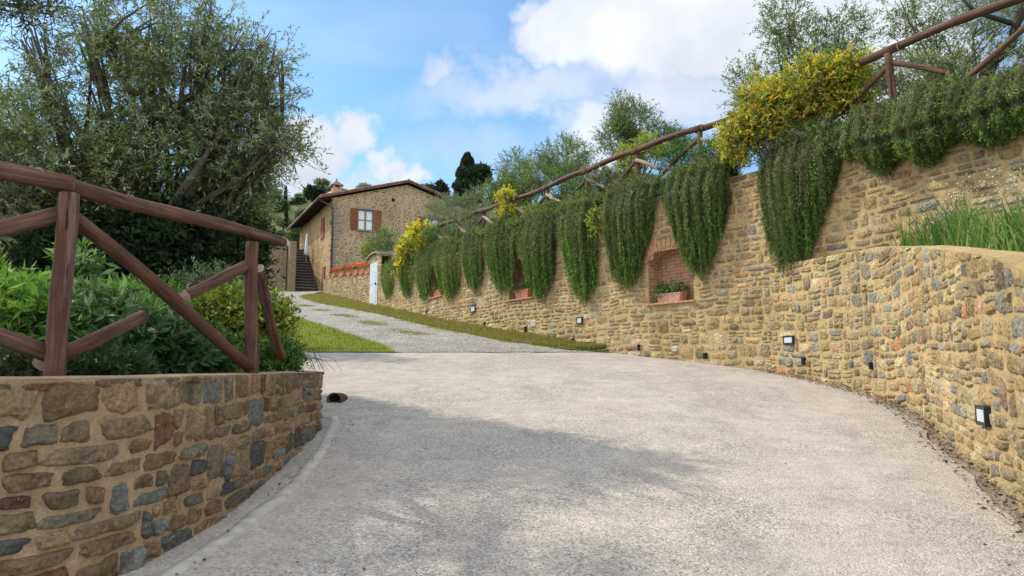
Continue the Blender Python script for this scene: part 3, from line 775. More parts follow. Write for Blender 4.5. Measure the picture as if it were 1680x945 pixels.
# ------------------------------------------------------------------ logs and fences
def log(name, p0, p1, r0, r1, parent, mat='log_wood', sag=0., seed=None, endmat='cut_wood', n=14, rings=18):
    p0, p1 = np.array(p0, float), np.array(p1, float); d = p1-p0; L_ = np.linalg.norm(d); rg = np.random.default_rng(seed if seed is not None else int(abs(p0.sum()*1000)) % 9999)
    V = []; ph = rg.uniform(0, 9, 4)
    for i in range(rings+1):
        t_ = i/rings; r = r0+(r1-r0)*t_; r *= 1+.04*math.sin(t_*L_*5+ph[0])+.02*math.sin(t_*L_*13+ph[1])
        cx, cy = .012*L_*math.sin(t_*3.1+ph[2])-.012*L_*math.sin(ph[2]), .012*L_*math.sin(t_*4.2+ph[3])-.012*L_*math.sin(ph[3])
        for k in range(n):
            a = 2*math.pi*k/n; rr = r*(1+.05*math.sin(3*a+ph[0]+t_*2)+.03*math.sin(5*a+ph[1]-t_*4)+.05*max(0, math.sin(a*2+ph[2]))*max(0, math.sin(t_*L_*7+ph[3]))**6)
            V.append((cx+rr*math.cos(a), cy+rr*math.sin(a), L_*t_))
    F = [(i*n+k, i*n+(k+1) % n, (i+1)*n+(k+1) % n, (i+1)*n+k) for i in range(rings) for k in range(n)]
    mi = [0]*len(F)
    # rounded-off ends
    for base, zz, rev in ((0, -.008, True), (rings*n, L_+.008, False)):
        c = len(V); x = np.mean([V[base+k] for k in range(n)], 0); V.append((x[0], x[1], zz))
        for k in range(n):
            f = (base+k, base+(k+1) % n, c); F.append(f[::-1] if rev else f); mi.append(1)
    me = bpy.data.meshes.new(name); me.from_pydata(V, [], F); me.materials.append(MATS[mat]); me.materials.append(MATS[endmat])
    me.polygons.foreach_set('material_index', mi); me.polygons.foreach_set('use_smooth', [m_ == 0 for m_ in mi]); me.update()
    o = bpy.data.objects.new(name, me); COL.objects.link(o); o.location = tuple(p0)
    o.rotation_mode = 'QUATERNION'; o.rotation_quaternion = Vector(d).to_track_quat('Z', 'Y')
    parent_to(o, parent); return o

lf = empty('log_fence', (-2.5, 3.86, 1.5)); tag(lf, 'rustic brown log fence with crossed braces standing on the low left wall', 'fence')
A0, A1 = at(92, 618, 3.86), at(108, 318, 3.86); B0, B1 = at(412, 618, 5.68), at(422, 398, 5.68)
C0 = np.array([-3.95, 2.75, 1.5]); C1 = C0+np.array([.02, 0, 1.08])
for a, b_ in ((A0, A1), (B0, B1), (C0, C1)): a = a.copy(); a[2] -= .12; log('post', a, b_, .056, .05, lf)
log('top_rail', C1+np.array([-.3, -.25, .06]), A1+np.array([.02, .03, .05]), .053, .05, lf)
log('top_rail', at(60, 290, 3.8)+np.array([0, 0, 0]), at(466, 406, 5.95), .052, .042, lf, seed=31)
off = np.array([.07, -.03, 0])
log('brace', at(108, 352, 3.92)+off*.2, at(405, 594, 5.62)+off*.3, .047, .043, lf, seed=8)
log('brace', at(415, 432, 5.72), at(300, 482, 4.98), .045, .043, lf, seed=9)
log('brace', at(235, 520, 4.75), at(72, 590, 3.9), .044, .048, lf, seed=10)
log('brace', at(100, 352, 3.86), C0+np.array([.1, .05, .25]), .047, .045, lf, seed=12)
log('brace', at(80, 580, 3.86), C1+np.array([.05, 0, -.15]), .046, .045, lf, seed=13)
log('brace', at(424, 440, 5.72), at(462, 582, 6.6), .046, .045, lf, seed=14)

rf = empty('hillside_log_fence', (.98, 17.9, 5.1)); tag(rf, 'long rustic log fence climbing along the top of the tall rosemary wall', 'fence')
RAIL = [(6.0, 6.25), (8.7, 6.33), (10.6, 6.44), (13.3, 6.47), (14.2, 6.42), (15.6, 6.39), (17.2, 6.34), (18.8, 6.35), (20.4, 6.39), (22.1, 6.45), (24, 6.5), (26, 6.59), (30, 6.76), (31.5, 6.8)]
px_posts = [1449, 1262, 1135, 1032, 951, 885, 830, 782, 740, 705, 674, 648]
sp = [TALL.s_at_px(p, 5.8) for p in px_posts]
sp = [sp[0]-4.3, sp[0]-2.15]+sp
pts = []
for s in sp:
    p = TALL.at(s, -.24); pts.append((np.array([*p, walltop(p[1])-.2]), np.array([*p, lerp_tab(p[1], RAIL)])))
for i, (a, b_) in enumerate(pts):
    log('post', a, b_-np.array([0, 0, .02]), .058, .054, rf, seed=50+i, rings=10)
    if i+1 < len(pts):
        c, d = pts[i+1]; e = (d-b_)*.06
        log('top_rail', b_-e+np.array([0, 0, .045]), d+e+np.array([0, 0, .045]), .066, .06, rf, seed=70+i, rings=12)
        m1, m2 = b_+np.array([0, 0, -.17]), c+np.array([0, 0, .32])
        log('brace', m1, m2, .042, .04, rf, seed=90+i, rings=10)
        m1, m2 = d+np.array([0, 0, -.17]), a+np.array([0, 0, .32]); mid = (m1*.62+m2*.38)
        log('brace', m1, mid, .042, .04, rf, seed=110+i, rings=10, mat='log_wood' if i < 3 else 'cut_wood')
        if i in (0,): log('brace', mid, m2, .042, .04, rf, seed=130+i, rings=10)

# ------------------------------------------------------------------ foliage helpers
def unit(v): return v/(np.linalg.norm(v, axis=-1, keepdims=True)+1e-9)
def leaf_quads(P, D, Ls, Ws, rng):
    n = len(P); D = unit(D); r = rng.standard_normal((n, 3)); S = unit(np.cross(D, r)); Nn = np.cross(D, S)
    Ls = np.asarray(Ls).reshape(-1, 1); Ws = np.asarray(Ws).reshape(-1, 1)
    V = np.stack([P, P+D*Ls*.45+S*Ws*.5, P+D*Ls+Nn*Ls*.12, P+D*Ls*.45-S*Ws*.5], 1).reshape(-1, 3)
    F = np.arange(4*n).reshape(n, 4); return V, F
def palette_cols(pal, n, rng, var=.2):
    pal = np.array(pal); return pal[rng.integers(0, len(pal), n)]*rng.uniform(1-var, 1+var, (n, 1))
def ellipsoid_pts(n, c, r, rng, shell=.55):
    d = unit(rng.standard_normal((n, 3))); q = rng.random(n)**(1/3)
    q = np.maximum(q, shell*rng.random(n)**.5); return np.array(c)+d*q[:, None]*np.array(r), d
def twig_foliage(lobes, tl, per, lsize, lw, pal, rng, up=.25, clump=1.3, thr=-.25, sticks=True, spread=.8, stickcol=(.1, .08, .06)):
    Vs, Fs, Cs = [], [], []; n0 = 0; SV, SF = [], []; sn = 0
    for (c, r, n) in lobes:
        P, d = ellipsoid_pts(int(n*1.5), c, r, rng)
        f = fbm(P[:, 0]+P[:, 2]*.7, P[:, 1]-P[:, 2]*.9, clump*2.2/max(r), n0 % 7)+.5*fbm(P[:, 2]*1.3, P[:, 0]*.8+P[:, 1], clump*5/max(r), 3)
        keep = f > thr; P, d = P[keep][:n], d[keep][:n]; n = len(P)
        if n == 0: continue
        D = unit(d*.7+rng.standard_normal((n, 3))*.55+np.array([0, 0, up])); tlen = tl*rng.uniform(.6, 1.4, n)
        base_c = palette_cols(pal, n, rng, .22)
        t_ = np.linspace(.08, 1, per)[None, :, None]
        droop = -np.array([0, 0, 1.])*(t_**2)*(.15*tlen[:, None, None])
        Q = P[:, None]+D[:, None]*t_*tlen[:, None, None]+droop
        perp = unit(rng.standard_normal((n, per, 3)))
        LD = D[:, None]*.6+perp*spread
        sz = lsize*rng.uniform(.65, 1.25, (n, per))
        V, F = leaf_quads(Q.reshape(-1, 3), LD.reshape(-1, 3), sz.ravel(), (sz*lw).ravel(), rng)
        col = np.repeat(np.repeat(base_c[:, None], per, 1).reshape(-1, 3)*rng.uniform(.8, 1.2, (n*per, 1)), 4, 0)
        Vs.append(V); Fs.append(F+n0); Cs.append(col); n0 += len(V)
        if sticks:
            S = unit(np.cross(D, rng.standard_normal((n, 3))))*(lsize*.045+.0012)
            e = P+D*tlen[:, None]-np.array([0, 0, .15])*tlen[:, None]; b0 = P-D*tlen[:, None]*.5
            V = np.stack([b0-S, b0+S, e+S*.4, e-S*.4], 1).reshape(-1, 3)
            SV.append(V); SF.append(np.arange(len(V)).reshape(-1, 4)+sn); sn += len(V)
    V = np.concatenate(Vs); F = np.concatenate(Fs); Cc = np.concatenate(Cs)
    if sticks and SV:
        sv = np.concatenate(SV); F = np.concatenate([F, np.concatenate(SF)+len(V)]); V = np.concatenate([V, sv])
        Cc = np.concatenate([Cc, np.ones((len(sv), 3))*np.array(stickcol)])
    return V, F, Cc
def limbs(base, lobes, r0, rng, name='trunk', mat='bark', parent=None, fork=.4, lean=(0, 0), sub=3):
    mb = MB(); base = np.array(base, float); top = np.mean([l[0] for l in lobes], 0); f = base+(top-base)*fork+np.array([*lean, 0])
    n = 7; pts = [base+(f-base)*t_+np.array([math.sin(t_*5+base[0])*r0*.6*t_, math.cos(t_*4)*r0*.5*t_, 0]) for t_ in np.linspace(0, 1, n)]
    mb.tube(pts, np.linspace(r0*1.25, r0*.72, n), 10); f = pts[-1]
    for (c, r, _) in lobes:
        for k in range(sub):
            e = np.array(c)+rng.uniform(-.55, .55, 3)*np.array(r)
            m1 = f+(e-f)*.45+rng.standard_normal(3)*np.linalg.norm(e-f)*.09
            q = [f-(f-base)*.12*rng.random(), f+(m1-f)*.5+rng.standard_normal(3)*.03*np.linalg.norm(e-f), m1, m1+(e-m1)*.5+rng.standard_normal(3)*.05*np.linalg.norm(e-f), e]
            mb.tube(q, [r0*.5, r0*.4, r0*.28, r0*.18, r0*.06], 7)
            for j in range(3):
                e2 = e+rng.uniform(-.6, .6, 3)*np.array(r); mb.tube([q[3], (q[3]+e2)/2+rng.standard_normal(3)*.05*r[0], e2], [r0*.16, r0*.1, r0*.03], 5)
    return mb.build(name, mat, parent, smooth=True)
def tree(name, label, cat, base, lobes, r0, pal, seed, tl=.35, per=10, lsize=.06, lw=.25, bark='bark', group=None, fork=.4, lean=(0, 0), up=.25, thr=-.25, sub=3, sticks=True, clump=1.3, crown='crown'):
    rng = np.random.default_rng(seed); root = empty(name, base); tag(root, label, cat, group)
    limbs(base, lobes, r0, rng, 'trunk' if crown == 'crown' else 'stems', bark, root, fork, lean, sub)
    if seed in (501, 502, 503, 504, 506): lobes = [(c_, r_, int(n_*{506: 1.0, 501: 1.2}.get(seed, 1.6))) for c_, r_, n_ in lobes]; pal = [(.13, .2, .06), (.17, .25, .085), (.1, .15, .045), (.24, .3, .16)]; lw = .34
    V, F, Cc = twig_foliage(lobes, tl, per, lsize, lw, pal, rng, up, clump, thr, sticks)
    mk(crown, V, F, 'leaf', root, col=Cc, smooth=False)
    return root
def copy_tree(o, loc, label=None, group=None, rz=0., sc=1.):
    c = o.copy(); COL.objects.link(c); c.location = loc; c.rotation_euler = (0, 0, rz); c.scale = (sc,)*3
    if label: c['label'] = label
    if group: c['group'] = group
    for ch in list(o.children):
        k = ch.copy(); COL.objects.link(k); k.parent = c
    return c

OLIVE = [(.17, .22, .085), (.22, .26, .12), (.11, .15, .055), (.28, .32, .19), (.16, .23, .06), (.38, .41, .3)]
OLIVE_L = [(.15, .2, .09), (.2, .24, .14), (.11, .15, .06), (.28, .31, .22)]
GREEN = [(.08, .16, .04), (.11, .22, .05), (.055, .115, .028), (.16, .28, .07)]
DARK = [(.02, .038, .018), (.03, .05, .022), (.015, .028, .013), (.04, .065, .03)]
YGREEN = [(.3, .34, .05), (.2, .28, .05), (.4, .42, .08), (.13, .2, .04)]

# big olive at the left
def lobe(px, py, Y, rx, rz, n, ry=None):
    p = at(px, py, Y); return (p, (rx, ry or rx, rz), n)
big = [lobe(45, 240, 8.6, 1.1, .6, 560), lobe(190, 175, 9.2, 1.15, .85, 950), lobe(325, 145, 9.4, .85, .75, 680), lobe(110, 290, 9.0, 1.3, .6, 900), lobe(300, 265, 9.6, 1.1, .7, 1050),
       lobe(395, 225, 9.4, .6, .7, 520), lobe(255, 50, 9.2, .75, .6, 480), lobe(430, 160, 9.2, .42, .6, 190), lobe(462, 240, 9.1, .36, .2, 110), lobe(370, 320, 9.8, .6, .42, 480), lobe(-90, 200, 8.4, .8, .6, 300),
       lobe(20, 40, 8.4, .4, .3, 30), lobe(105, 115, 8.6, .4, .35, 50), lobe(340, 40, 9.2, .35, .5, 90), lobe(395, 80, 9.2, .28, .5, 90), lobe(200, 345, 10.2, 1.2, .3, 420), lobe(-120, 300, 9, 1.2, .8, 500), lobe(455, 90, 9.2, .2, .3, 28), lobe(150, 40, 9, .3, .4, 40)]
tree('olive_tree', 'large grey green olive tree rising behind the left log fence', 'tree', (-5.2, 9.9, 1.3), big, .17, OLIVE, 41, tl=.34, per=15, lsize=.072, lw=.26, fork=.33, up=.2, thr=-.15, clump=2.2)
tree('pine_tree', 'tall pine whose lowest dark sprays show at the top left corner', 'tree', (-10.0, 8.4, 1.0), [((-9.3, 8.9, 10.6), (1.9, 1.9, 1.0), 900), ((-8.6, 7.4, 9.8), (1.5, 1.5, .9), 600), ((-10.6, 7.6, 9.6), (1.7, 1.7, 1.0), 700), ((-10.2, 6.0, 9.2), (1.5, 1.6, .9), 600), (at(30, 5, 8.8), (.5, .5, .2), 90)],
     .2, [(.04, .07, .03), (.06, .09, .035)], 44, tl=.4, per=12, lsize=.13, lw=.16, fork=.7, thr=-.1, clump=2)
# dark evergreen thicket below it
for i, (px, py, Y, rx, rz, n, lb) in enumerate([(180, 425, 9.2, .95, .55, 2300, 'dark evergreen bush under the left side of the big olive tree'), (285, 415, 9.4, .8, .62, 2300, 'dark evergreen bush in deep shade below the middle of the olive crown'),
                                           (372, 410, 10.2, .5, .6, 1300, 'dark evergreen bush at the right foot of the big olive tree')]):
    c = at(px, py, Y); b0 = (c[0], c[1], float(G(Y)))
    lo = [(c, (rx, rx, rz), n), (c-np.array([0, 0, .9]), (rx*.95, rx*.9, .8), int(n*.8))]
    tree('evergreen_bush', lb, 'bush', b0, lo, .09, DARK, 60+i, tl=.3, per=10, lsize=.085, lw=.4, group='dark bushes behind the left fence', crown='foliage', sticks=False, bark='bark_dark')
lo = [lobe(395, 330, 17, .8, .8, 700), lobe(405, 385, 17, .5, .8, 400), lobe(372, 395, 16.5, .7, .6, 400)]
tree('olive_tree', 'smaller silvery olive tree between the big olive and the stone stairs', 'tree', (lo[0][0][0], 17, float(G(17))), lo, .1, OLIVE_L, 71, tl=.3, per=10, lsize=.075, lw=.3, up=.1)
for i, (px, py, Y, rx, rz, lb) in enumerate([(30, 405, 22, 1.8, 1.1, 'pale olive tree seen between rail and shrubs at the far left edge'), (-70, 380, 17, 2., 1.4, 'olive tree mostly beyond the left edge of the view')]):
    lo = [lobe(px, py, Y, rx, rz, 800), lobe(px+12, py-10, Y+1, rx*.7, rz*.9, 400)]
    tree('olive_tree', lb, 'tree', (lo[0][0][0], Y, float(G(Y))), lo, .12, OLIVE_L, 80+i, tl=.35, per=9, lsize=.1, lw=.35)

# ------------------------------------------------------------------ plants in the left bed
def shrub(name, label, px, py, Y, rx, rz, n, pal, seed, lsize=.07, lw=.35, per=9, tl=.22, ground=1.47, up=.5, group=None, flowers=None, fol='leaves', ry=None):
    rng = np.random.default_rng(seed); c = at(px, py, Y); root = empty(name, (c[0], c[1], ground)); tag(root, label, 'plant', group)
    lo = [((c[0], c[1], c[2]), (rx, ry or rx*.8, rz), n)]
    if c[2]-rz > ground+.05: lo.append(((c[0], c[1], (ground+c[2])/2), (rx*.8, rx*.6, (c[2]-ground)/2+.05), n//2))
    mb = MB()
    for k in range(9):
        e = c+rng.uniform(-.6, .6, 3)*np.array([rx, rx*.7, rz]); b0 = np.array([c[0]+rng.uniform(-.01, .01), c[1]+rng.uniform(-.01, .01), ground-.03])
        mb.tube([b0, (b0+e)/2+rng.standard_normal(3)*.03, e], [.008, .006, .003], 5)
    mb.build('stems', 'bark_dark', root)
    V, F, Cc = twig_foliage(lo, tl, per, lsize, lw, pal, rng, up, 1.3, -.6, True)
    V[:, 2] = np.maximum(V[:, 2], ground+.005)
    mk(fol, V, F, 'leaf', root, col=Cc, smooth=False)
    if flowers:
        nf, fs, fpal = flowers; P, d = ellipsoid_pts(nf, c+np.array([0, 0, rz*.25]), (rx*1.02, rx*.9, rz*1.02), rng, .95)
        for p_ in P:
            Q = p_+rng.standard_normal((5, 3))*fs*.3
            V, F = leaf_quads(Q, rng.standard_normal((5, 3))+np.array([0, -.4, .5]), np.full(5, fs), np.full(5, fs*.9), rng)
            mk('flower', V, F, 'petal', root, col=np.repeat(palette_cols(fpal, 5, rng, .1), 4, 0), smooth=False)
    return root
SAGE = [(.12, .23, .07), (.16, .29, .09), (.08, .16, .055), (.21, .34, .12), (.2, .29, .17)]
BR = [(.13, .27, .035), (.17, .34, .05), (.08, .18, .03), (.24, .4, .08)]
sg = 'leafy plants in the bed behind the left wall'
shrub('leafy_shrub', 'bright green long leaved shrub left of the thick fence post', 30, 535, 5.4, .42, .24, 520, BR, 201, .11, .22, 8, .2, group=sg)
shrub('leafy_shrub', 'fresh green shrub with yellowing tips at the far left edge of the bed', -30, 510, 6.0, .45, .28, 420, BR+YGREEN[:1], 202, .11, .24, 8, .2, group=sg)
shrub('leafy_shrub', 'grey green sage like shrub just right of the thick fence post', 165, 535, 5.6, .33, .2, 480, SAGE, 203, .12, .24, 8, .2, group=sg)
shrub('leafy_shrub', 'bright long leaved shrub under the upper diagonal brace of the fence', 235, 520, 6.4, .32, .2, 430, BR, 204, .1, .22, 8, .18, group=sg)
shrub('leafy_shrub', 'dark broad leaved shrub low in the middle behind the crossed braces', 255, 572, 5.3, .3, .14, 380, [(.045, .10, .035), (.06, .13, .05), (.035, .075, .03), (.1, .16, .09)], 205, .1, .32, 8, .15, group=sg)
shrub('leafy_shrub', 'dark green shrub with small leaves left of the short fence post', 345, 575, 6.1, .24, .14, 420, GREEN, 206, .045, .4, 10, .12, group=sg, flowers=(8, .018, [(.75, .75, .7)]))
shrub('leafy_shrub', 'yellow green shrub behind the short fence post', 370, 525, 7.4, .45, .28, 900, YGREEN, 207, .06, .45, 9, .18, group=sg)
shrub('leafy_shrub', 'yellow green trailing shrub right of the short fence post by the lawn', 442, 530, 7.4, .22, .28, 380, YGREEN, 208, .05, .45, 9, .14, group=sg)
shrub('leafy_shrub', 'sparse small leaved bush above the short post braces near the gravel', 345, 478, 8.0, .45, .22, 420, OLIVE_L+GREEN[:1], 209, .04, .5, 9, .2, group=sg)
shrub('leafy_shrub', 'dark low shrub with white flowers at the corner of the left wall', 455, 588, 7.0, .2, .12, 420, GREEN, 210, .045, .4, 9, .12, group=sg, flowers=(14, .016, [(.75, .75, .7)]))
shrub('leafy_shrub', 'ochre brown tipped plant behind the thick fence post far left', 45, 445, 9.5, .5, .2, 350, [(.32, .26, .04), (.22, .2, .05), (.2, .12, .04)], 211, .08, .3, 9, .2, group=sg)
shrub('leafy_shrub', 'low green mound with white blossoms left of the thick post at the wall edge', 25, 595, 4.3, .3, .08, 360, [(.08, .11, .04), (.05, .08, .03), (.11, .14, .05)], 212, .03, .35, 9, .08, group=sg, flowers=(12, .016, [(.7, .68, .6)]))
shrub('leafy_shrub', 'dark ferny ground plant at the wall edge right of the thick post', 165, 602, 4.6, .28, .06, 340, [(.04, .08, .03), (.055, .1, .035), (.09, .13, .07)], 213, .06, .3, 8, .1, group=sg, flowers=(5, .018, [(.6, .6, .55)]))
shrub('leafy_shrub', 'tall single leafy shoots against the dark bush right of the thick post', 130, 455, 6.2, .12, .17, 60, SAGE, 214, .12, .25, 7, .2, group=sg)
shrub('leafy_shrub', 'green shrub behind the sage plant reaching toward the dark bushes', 110, 505, 7.6, .9, .22, 800, BR+GREEN, 215, .09, .25, 8, .2, group=sg)
shrub('leafy_shrub', 'green mound behind the middle of the fence below the dark thicket', 270, 508, 8.2, .7, .2, 650, GREEN+YGREEN[:2], 216, .07, .3, 8, .18, group=sg)
shrub('leafy_shrub', 'dark leafy plant low between lower brace and short post', 305, 596, 5.6, .3, .09, 340, [(.04, .085, .03), (.06, .12, .04)], 217, .06, .35, 8, .1, group=sg)
# dry twigs hanging over the corner of the left wall
rng = np.random.default_rng(5); mb = MB()
for k in range(16):
    a = np.array([-2.36+rng.uniform(-.12, .1), 7.6+rng.uniform(-.3, .3), 1.56]); d = np.array([rng.uniform(.15, .4), rng.uniform(-.2, .1), 0]); h = rng.uniform(.12, .3)
    mb.tube([a, a+d*.4+np.array([0, 0, h]), a+d*.8+np.array([0, 0, h*.8]), a+d*1.1+np.array([0, 0, h*.2-.05])], [.003, .0025, .002, .0015], 4)
tag(mb.build('dry_twigs', 'bark_dark', origin=(-2.3, 7.6, 1.56)), 'thin dry twigs arching over the corner of the low left wall', 'twigs')

# ------------------------------------------------------------------ rosemary cascades
ROS_G = np.array([(.09, .18, .03), (.14, .27, .04), (.055, .115, .022), (.2, .35, .055), (.12, .19, .04)])
ROS_B = np.array([(.26, .225, .13), (.18, .175, .09), (.31, .27, .19), (.17, .17, .075), (.28, .225, .15)])
def rosemary(label, px0, px1, ptop, tip, n, seed, brown=.4, bulge=.35, pointy=1.5, needle=.032, shoots=.33, ragged=.25):
    rng = np.random.default_rng(seed)
    sA, sB = sorted((TALL.s_at_px(px0, 4.6), TALL.s_at_px(px1, 4.6))); sm = (sA+sB)/2; hw = (sB-sA)/2
    ztip = z_at(TALL.at(sm)[1], tip[1]); st = TALL.s_at_px(tip[0], ztip); zw = float(walltop(TALL.at(sm)[1]))
    ztop = z_at(TALL.at(sm, -.1)[1], ptop); full = zw-ztip
    root = empty('rosemary_bush', (*TALL.at(sm, -.1), zw)); tag(root, label, 'rosemary', 'rosemary bushes hanging over the tall wall')
    Vs = []; Cs = []; SV = []; SC = []
    mb = MB()
    for k in range(6):
        u0 = rng.uniform(-.6, .6); q = sm+u0*hw
        mb.tube([(*TALL.at(q, -.28), zw-.1), (*TALL.at(q, -.1), zw+.12), (*TALL.at(q, .1), zw+.05), (*TALL.at(q+.1*u0, .14), zw-.3*full)], [.022, .018, .014, .006], 6)
    mb.build('stems', 'bark_dark', root, smooth=True)
    crest = max(.12, ztop-zw)
    for k in range(n):
        u_ = rng.uniform(-1, 1); lay = rng.random()
        dist = abs(u_-(st-sm)/hw)/(1+abs((st-sm)/hw)) if hw > 0 else 0
        Lk = full*(1-min(1, dist)**pointy)*rng.uniform(1-ragged, 1.02)
        if rng.random() < .3: Lk *= rng.uniform(.3, .9)
        Lk = max(Lk, .18)
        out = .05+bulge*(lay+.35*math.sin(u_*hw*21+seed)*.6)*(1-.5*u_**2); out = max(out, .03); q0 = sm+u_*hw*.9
        rise = crest*rng.uniform(.2, 1.05)*(1-.3*u_**2)
        tot = Lk+rise+.3; m_ = int(tot/(needle*.42)); t_ = np.sort(rng.random(m_))
        # control polyline: root behind wall head, over the crest, then hanging
        cp = np.array([[0, -.3, zw-.02], [.15, -.12, zw+rise*.85], [.28, out*.55, zw+rise], [.42, out, zw-.08*Lk], [.7, out*.85, zw-.5*Lk], [1, out*.35+.03, zw-Lk]])
        tt = np.array([0, rise/tot*.8+.03, (rise+.2)/tot, min(.98, (rise+.4)/tot), (tot*.5+rise*.5)/tot, 1]); tt = np.maximum.accumulate(tt+np.arange(6)*1e-4); tt /= tt[-1]
        off = np.interp(t_, tt, cp[:, 1]); z = np.interp(t_, tt, cp[:, 2])
        q = q0+(st-q0)*.22*np.clip((t_-.3)/.7, 0, 1)*min(1, abs(Lk)/full)+.03*np.sin(t_*9+k)+.02*np.sin(t_*23+k*2)
        P = np.concatenate([TALL.at(q, 0)+(TALL.at(q, .01)-TALL.at(q, 0))/.01*off[:, None], z[:, None]], 1)+rng.normal(0, .014, (m_, 3))
        tang = np.array([0, 0, -1.])*np.clip(t_*4-1, -.4, 1)[:, None]
        D = unit(tang*.5+rng.standard_normal((m_, 3))*.85)
        side = unit(np.cross(D, rng.standard_normal((m_, 3))))
        ln = needle*rng.uniform(.7, 1.3, (m_, 1))
        V = np.stack([P-side*ln*.15, P+side*ln*.15, P+D*ln*1.2], 1).reshape(-1, 3); Vs.append(V)
        sbr = rng.choice([.35, .6, .9, 1.25, 1.6])*(.5+.6*lay)  # inner strands darker: shade inside the bush put into the leaf colour
        isb = rng.random() < brown*.8+.25*(lay > .6)
        cb = ROS_B[rng.integers(5)]; cg = ROS_G[rng.integers(5)]
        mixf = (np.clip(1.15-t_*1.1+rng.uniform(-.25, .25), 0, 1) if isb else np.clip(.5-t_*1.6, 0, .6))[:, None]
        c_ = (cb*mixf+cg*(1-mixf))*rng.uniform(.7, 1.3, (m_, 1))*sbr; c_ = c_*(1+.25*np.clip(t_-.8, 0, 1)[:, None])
        Cs.append(np.repeat(c_, 3, 0))
        # the stem
        ts = np.linspace(0, 1, 9); of = np.interp(ts, tt, cp[:, 1]); zz = np.interp(ts, tt, cp[:, 2]); qq = q0+(st-q0)*.22*np.clip((ts-.3)/.7, 0, 1)*min(1, abs(Lk)/full)+.03*np.sin(ts*9+k)+.02*np.sin(ts*23+k*2)
        Ps = np.concatenate([TALL.at(qq, 0)+(TALL.at(qq, .01)-TALL.at(qq, 0))/.01*of[:, None], zz[:, None]], 1)
        tv = TALL.at(q0+.05)-TALL.at(q0); tv = np.array([*tv/np.linalg.norm(tv), 0])*.0015
        for j in range(8): SV.append(np.stack([Ps[j]-tv, Ps[j]+tv, Ps[j+1]+tv])); SV.append(np.stack([Ps[j]-tv, Ps[j+1]+tv, Ps[j+1]-tv]))
    ns_ = int(n*shoots)                                  # short upright shoots over the crest
    for k in range(ns_):
        u_ = rng.uniform(-1.2, 1.2); q = sm+u_*hw; o_ = rng.uniform(-.35, .25); b0 = np.array([*TALL.at(q, o_), zw+crest*.5*(1-.3*u_*u_)]); d_ = unit(np.array([rng.normal(0, .45), rng.normal(0, .45), rng.uniform(.3, 1)])); h = rng.uniform(.12, .34)*min(1, crest*2+.4)
        m_ = int(h/.006); t_ = rng.random((m_, 1)); P = b0+d_*t_*h-np.array([0, 0, .3])*h*t_**2+rng.normal(0, .006, (m_, 3)); D = unit(d_*.6+rng.standard_normal((m_, 3))*.8); side = unit(np.cross(D, rng.standard_normal((m_, 3)))); ln = needle*rng.uniform(.7, 1.2, (m_, 1))
        Vs.append(np.stack([P-side*ln*.15, P+side*ln*.15, P+D*ln], 1).reshape(-1, 3)); c_ = (ROS_B if rng.random() < .55 else ROS_G)[rng.integers(5)]*rng.uniform(.75, 1.25, (m_, 1)); Cs.append(np.repeat(c_, 3, 0))
    V = np.concatenate(Vs+SV); Cc = np.concatenate(Cs+[np.ones((3*len(SV), 3))*np.array([.10, .10, .05])])
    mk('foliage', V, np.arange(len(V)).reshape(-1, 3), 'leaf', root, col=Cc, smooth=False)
    return root
ROS = [('narrow dark rosemary hanging right beside the white door at the far end of the wall', 627, 656, 425, (640, 492), 200, .1),
       ('slim dark rosemary hanging just below the strong yellow blossoms', 656, 687, 412, (671, 491), 190, .12),
       ('slim rosemary ending in a point right of the yellow blossoms', 685, 716, 395, (700, 498), 200, .2),
       ('grey green rosemary with two points just left of the small tapered one', 712, 762, 380, (742, 499), 290, .55),
       ('short tapered grey rosemary hanging over bare stone with no niche below', 758, 800, 372, (782, 482), 230, .6),
       ('dense green rosemary hanging over the left side of the half hidden terracotta niche', 797, 856, 350, (833, 485), 330, .25),
       ('grey crowned rosemary hanging over the right side of the half hidden terracotta niche', 848, 920, 335, (892, 497), 400, .5),
       ('long pointed rosemary above the small square wall light', 915, 990, 318, (963, 499), 440, .4),
       ('broad rosemary hanging over the left of the arched brick niche', 993, 1088, 288, (1033, 476), 520, .45),
       ('dark green rosemary hanging over the right of the arched brick niche', 1086, 1210, 262, (1155, 459), 620, .3),
       ('biggest and longest rosemary falling below the yellow shrub onto bare wall', 1252, 1402, 205, (1305, 444), 760, .5)]
for i, (lb, a, b_, tp, tip, n, br) in enumerate(ROS):
    rosemary(lb, a, b_, tp, tip, n, 300+i, br, bulge=.3+.06*(i > 7), pointy=2.3+.35*(i % 3), needle=.034 if i > 7 else .042)
rosemary('short grey rosemary curtain right of the biggest hanging one', 1385, 1500, 172, (1462, 298), 760, 320, 1.1, .4, 1.3, .034, .3, .5)
rosemary('spreading grey brown rosemary curtain above the flowering weeds', 1450, 1630, 140, (1535, 275), 1150, 321, 1.1, .5, 1.7, .034, .3, .5)
rosemary('rosemary curtain at the right edge below the curved dark trunk', 1560, 1800, 120, (1650, 235), 1250, 322, 1.1, .5, 1.9, .034, .3, .5)
def mound(label, pxl, Yoff, n, seed, pal, zup):
    pass

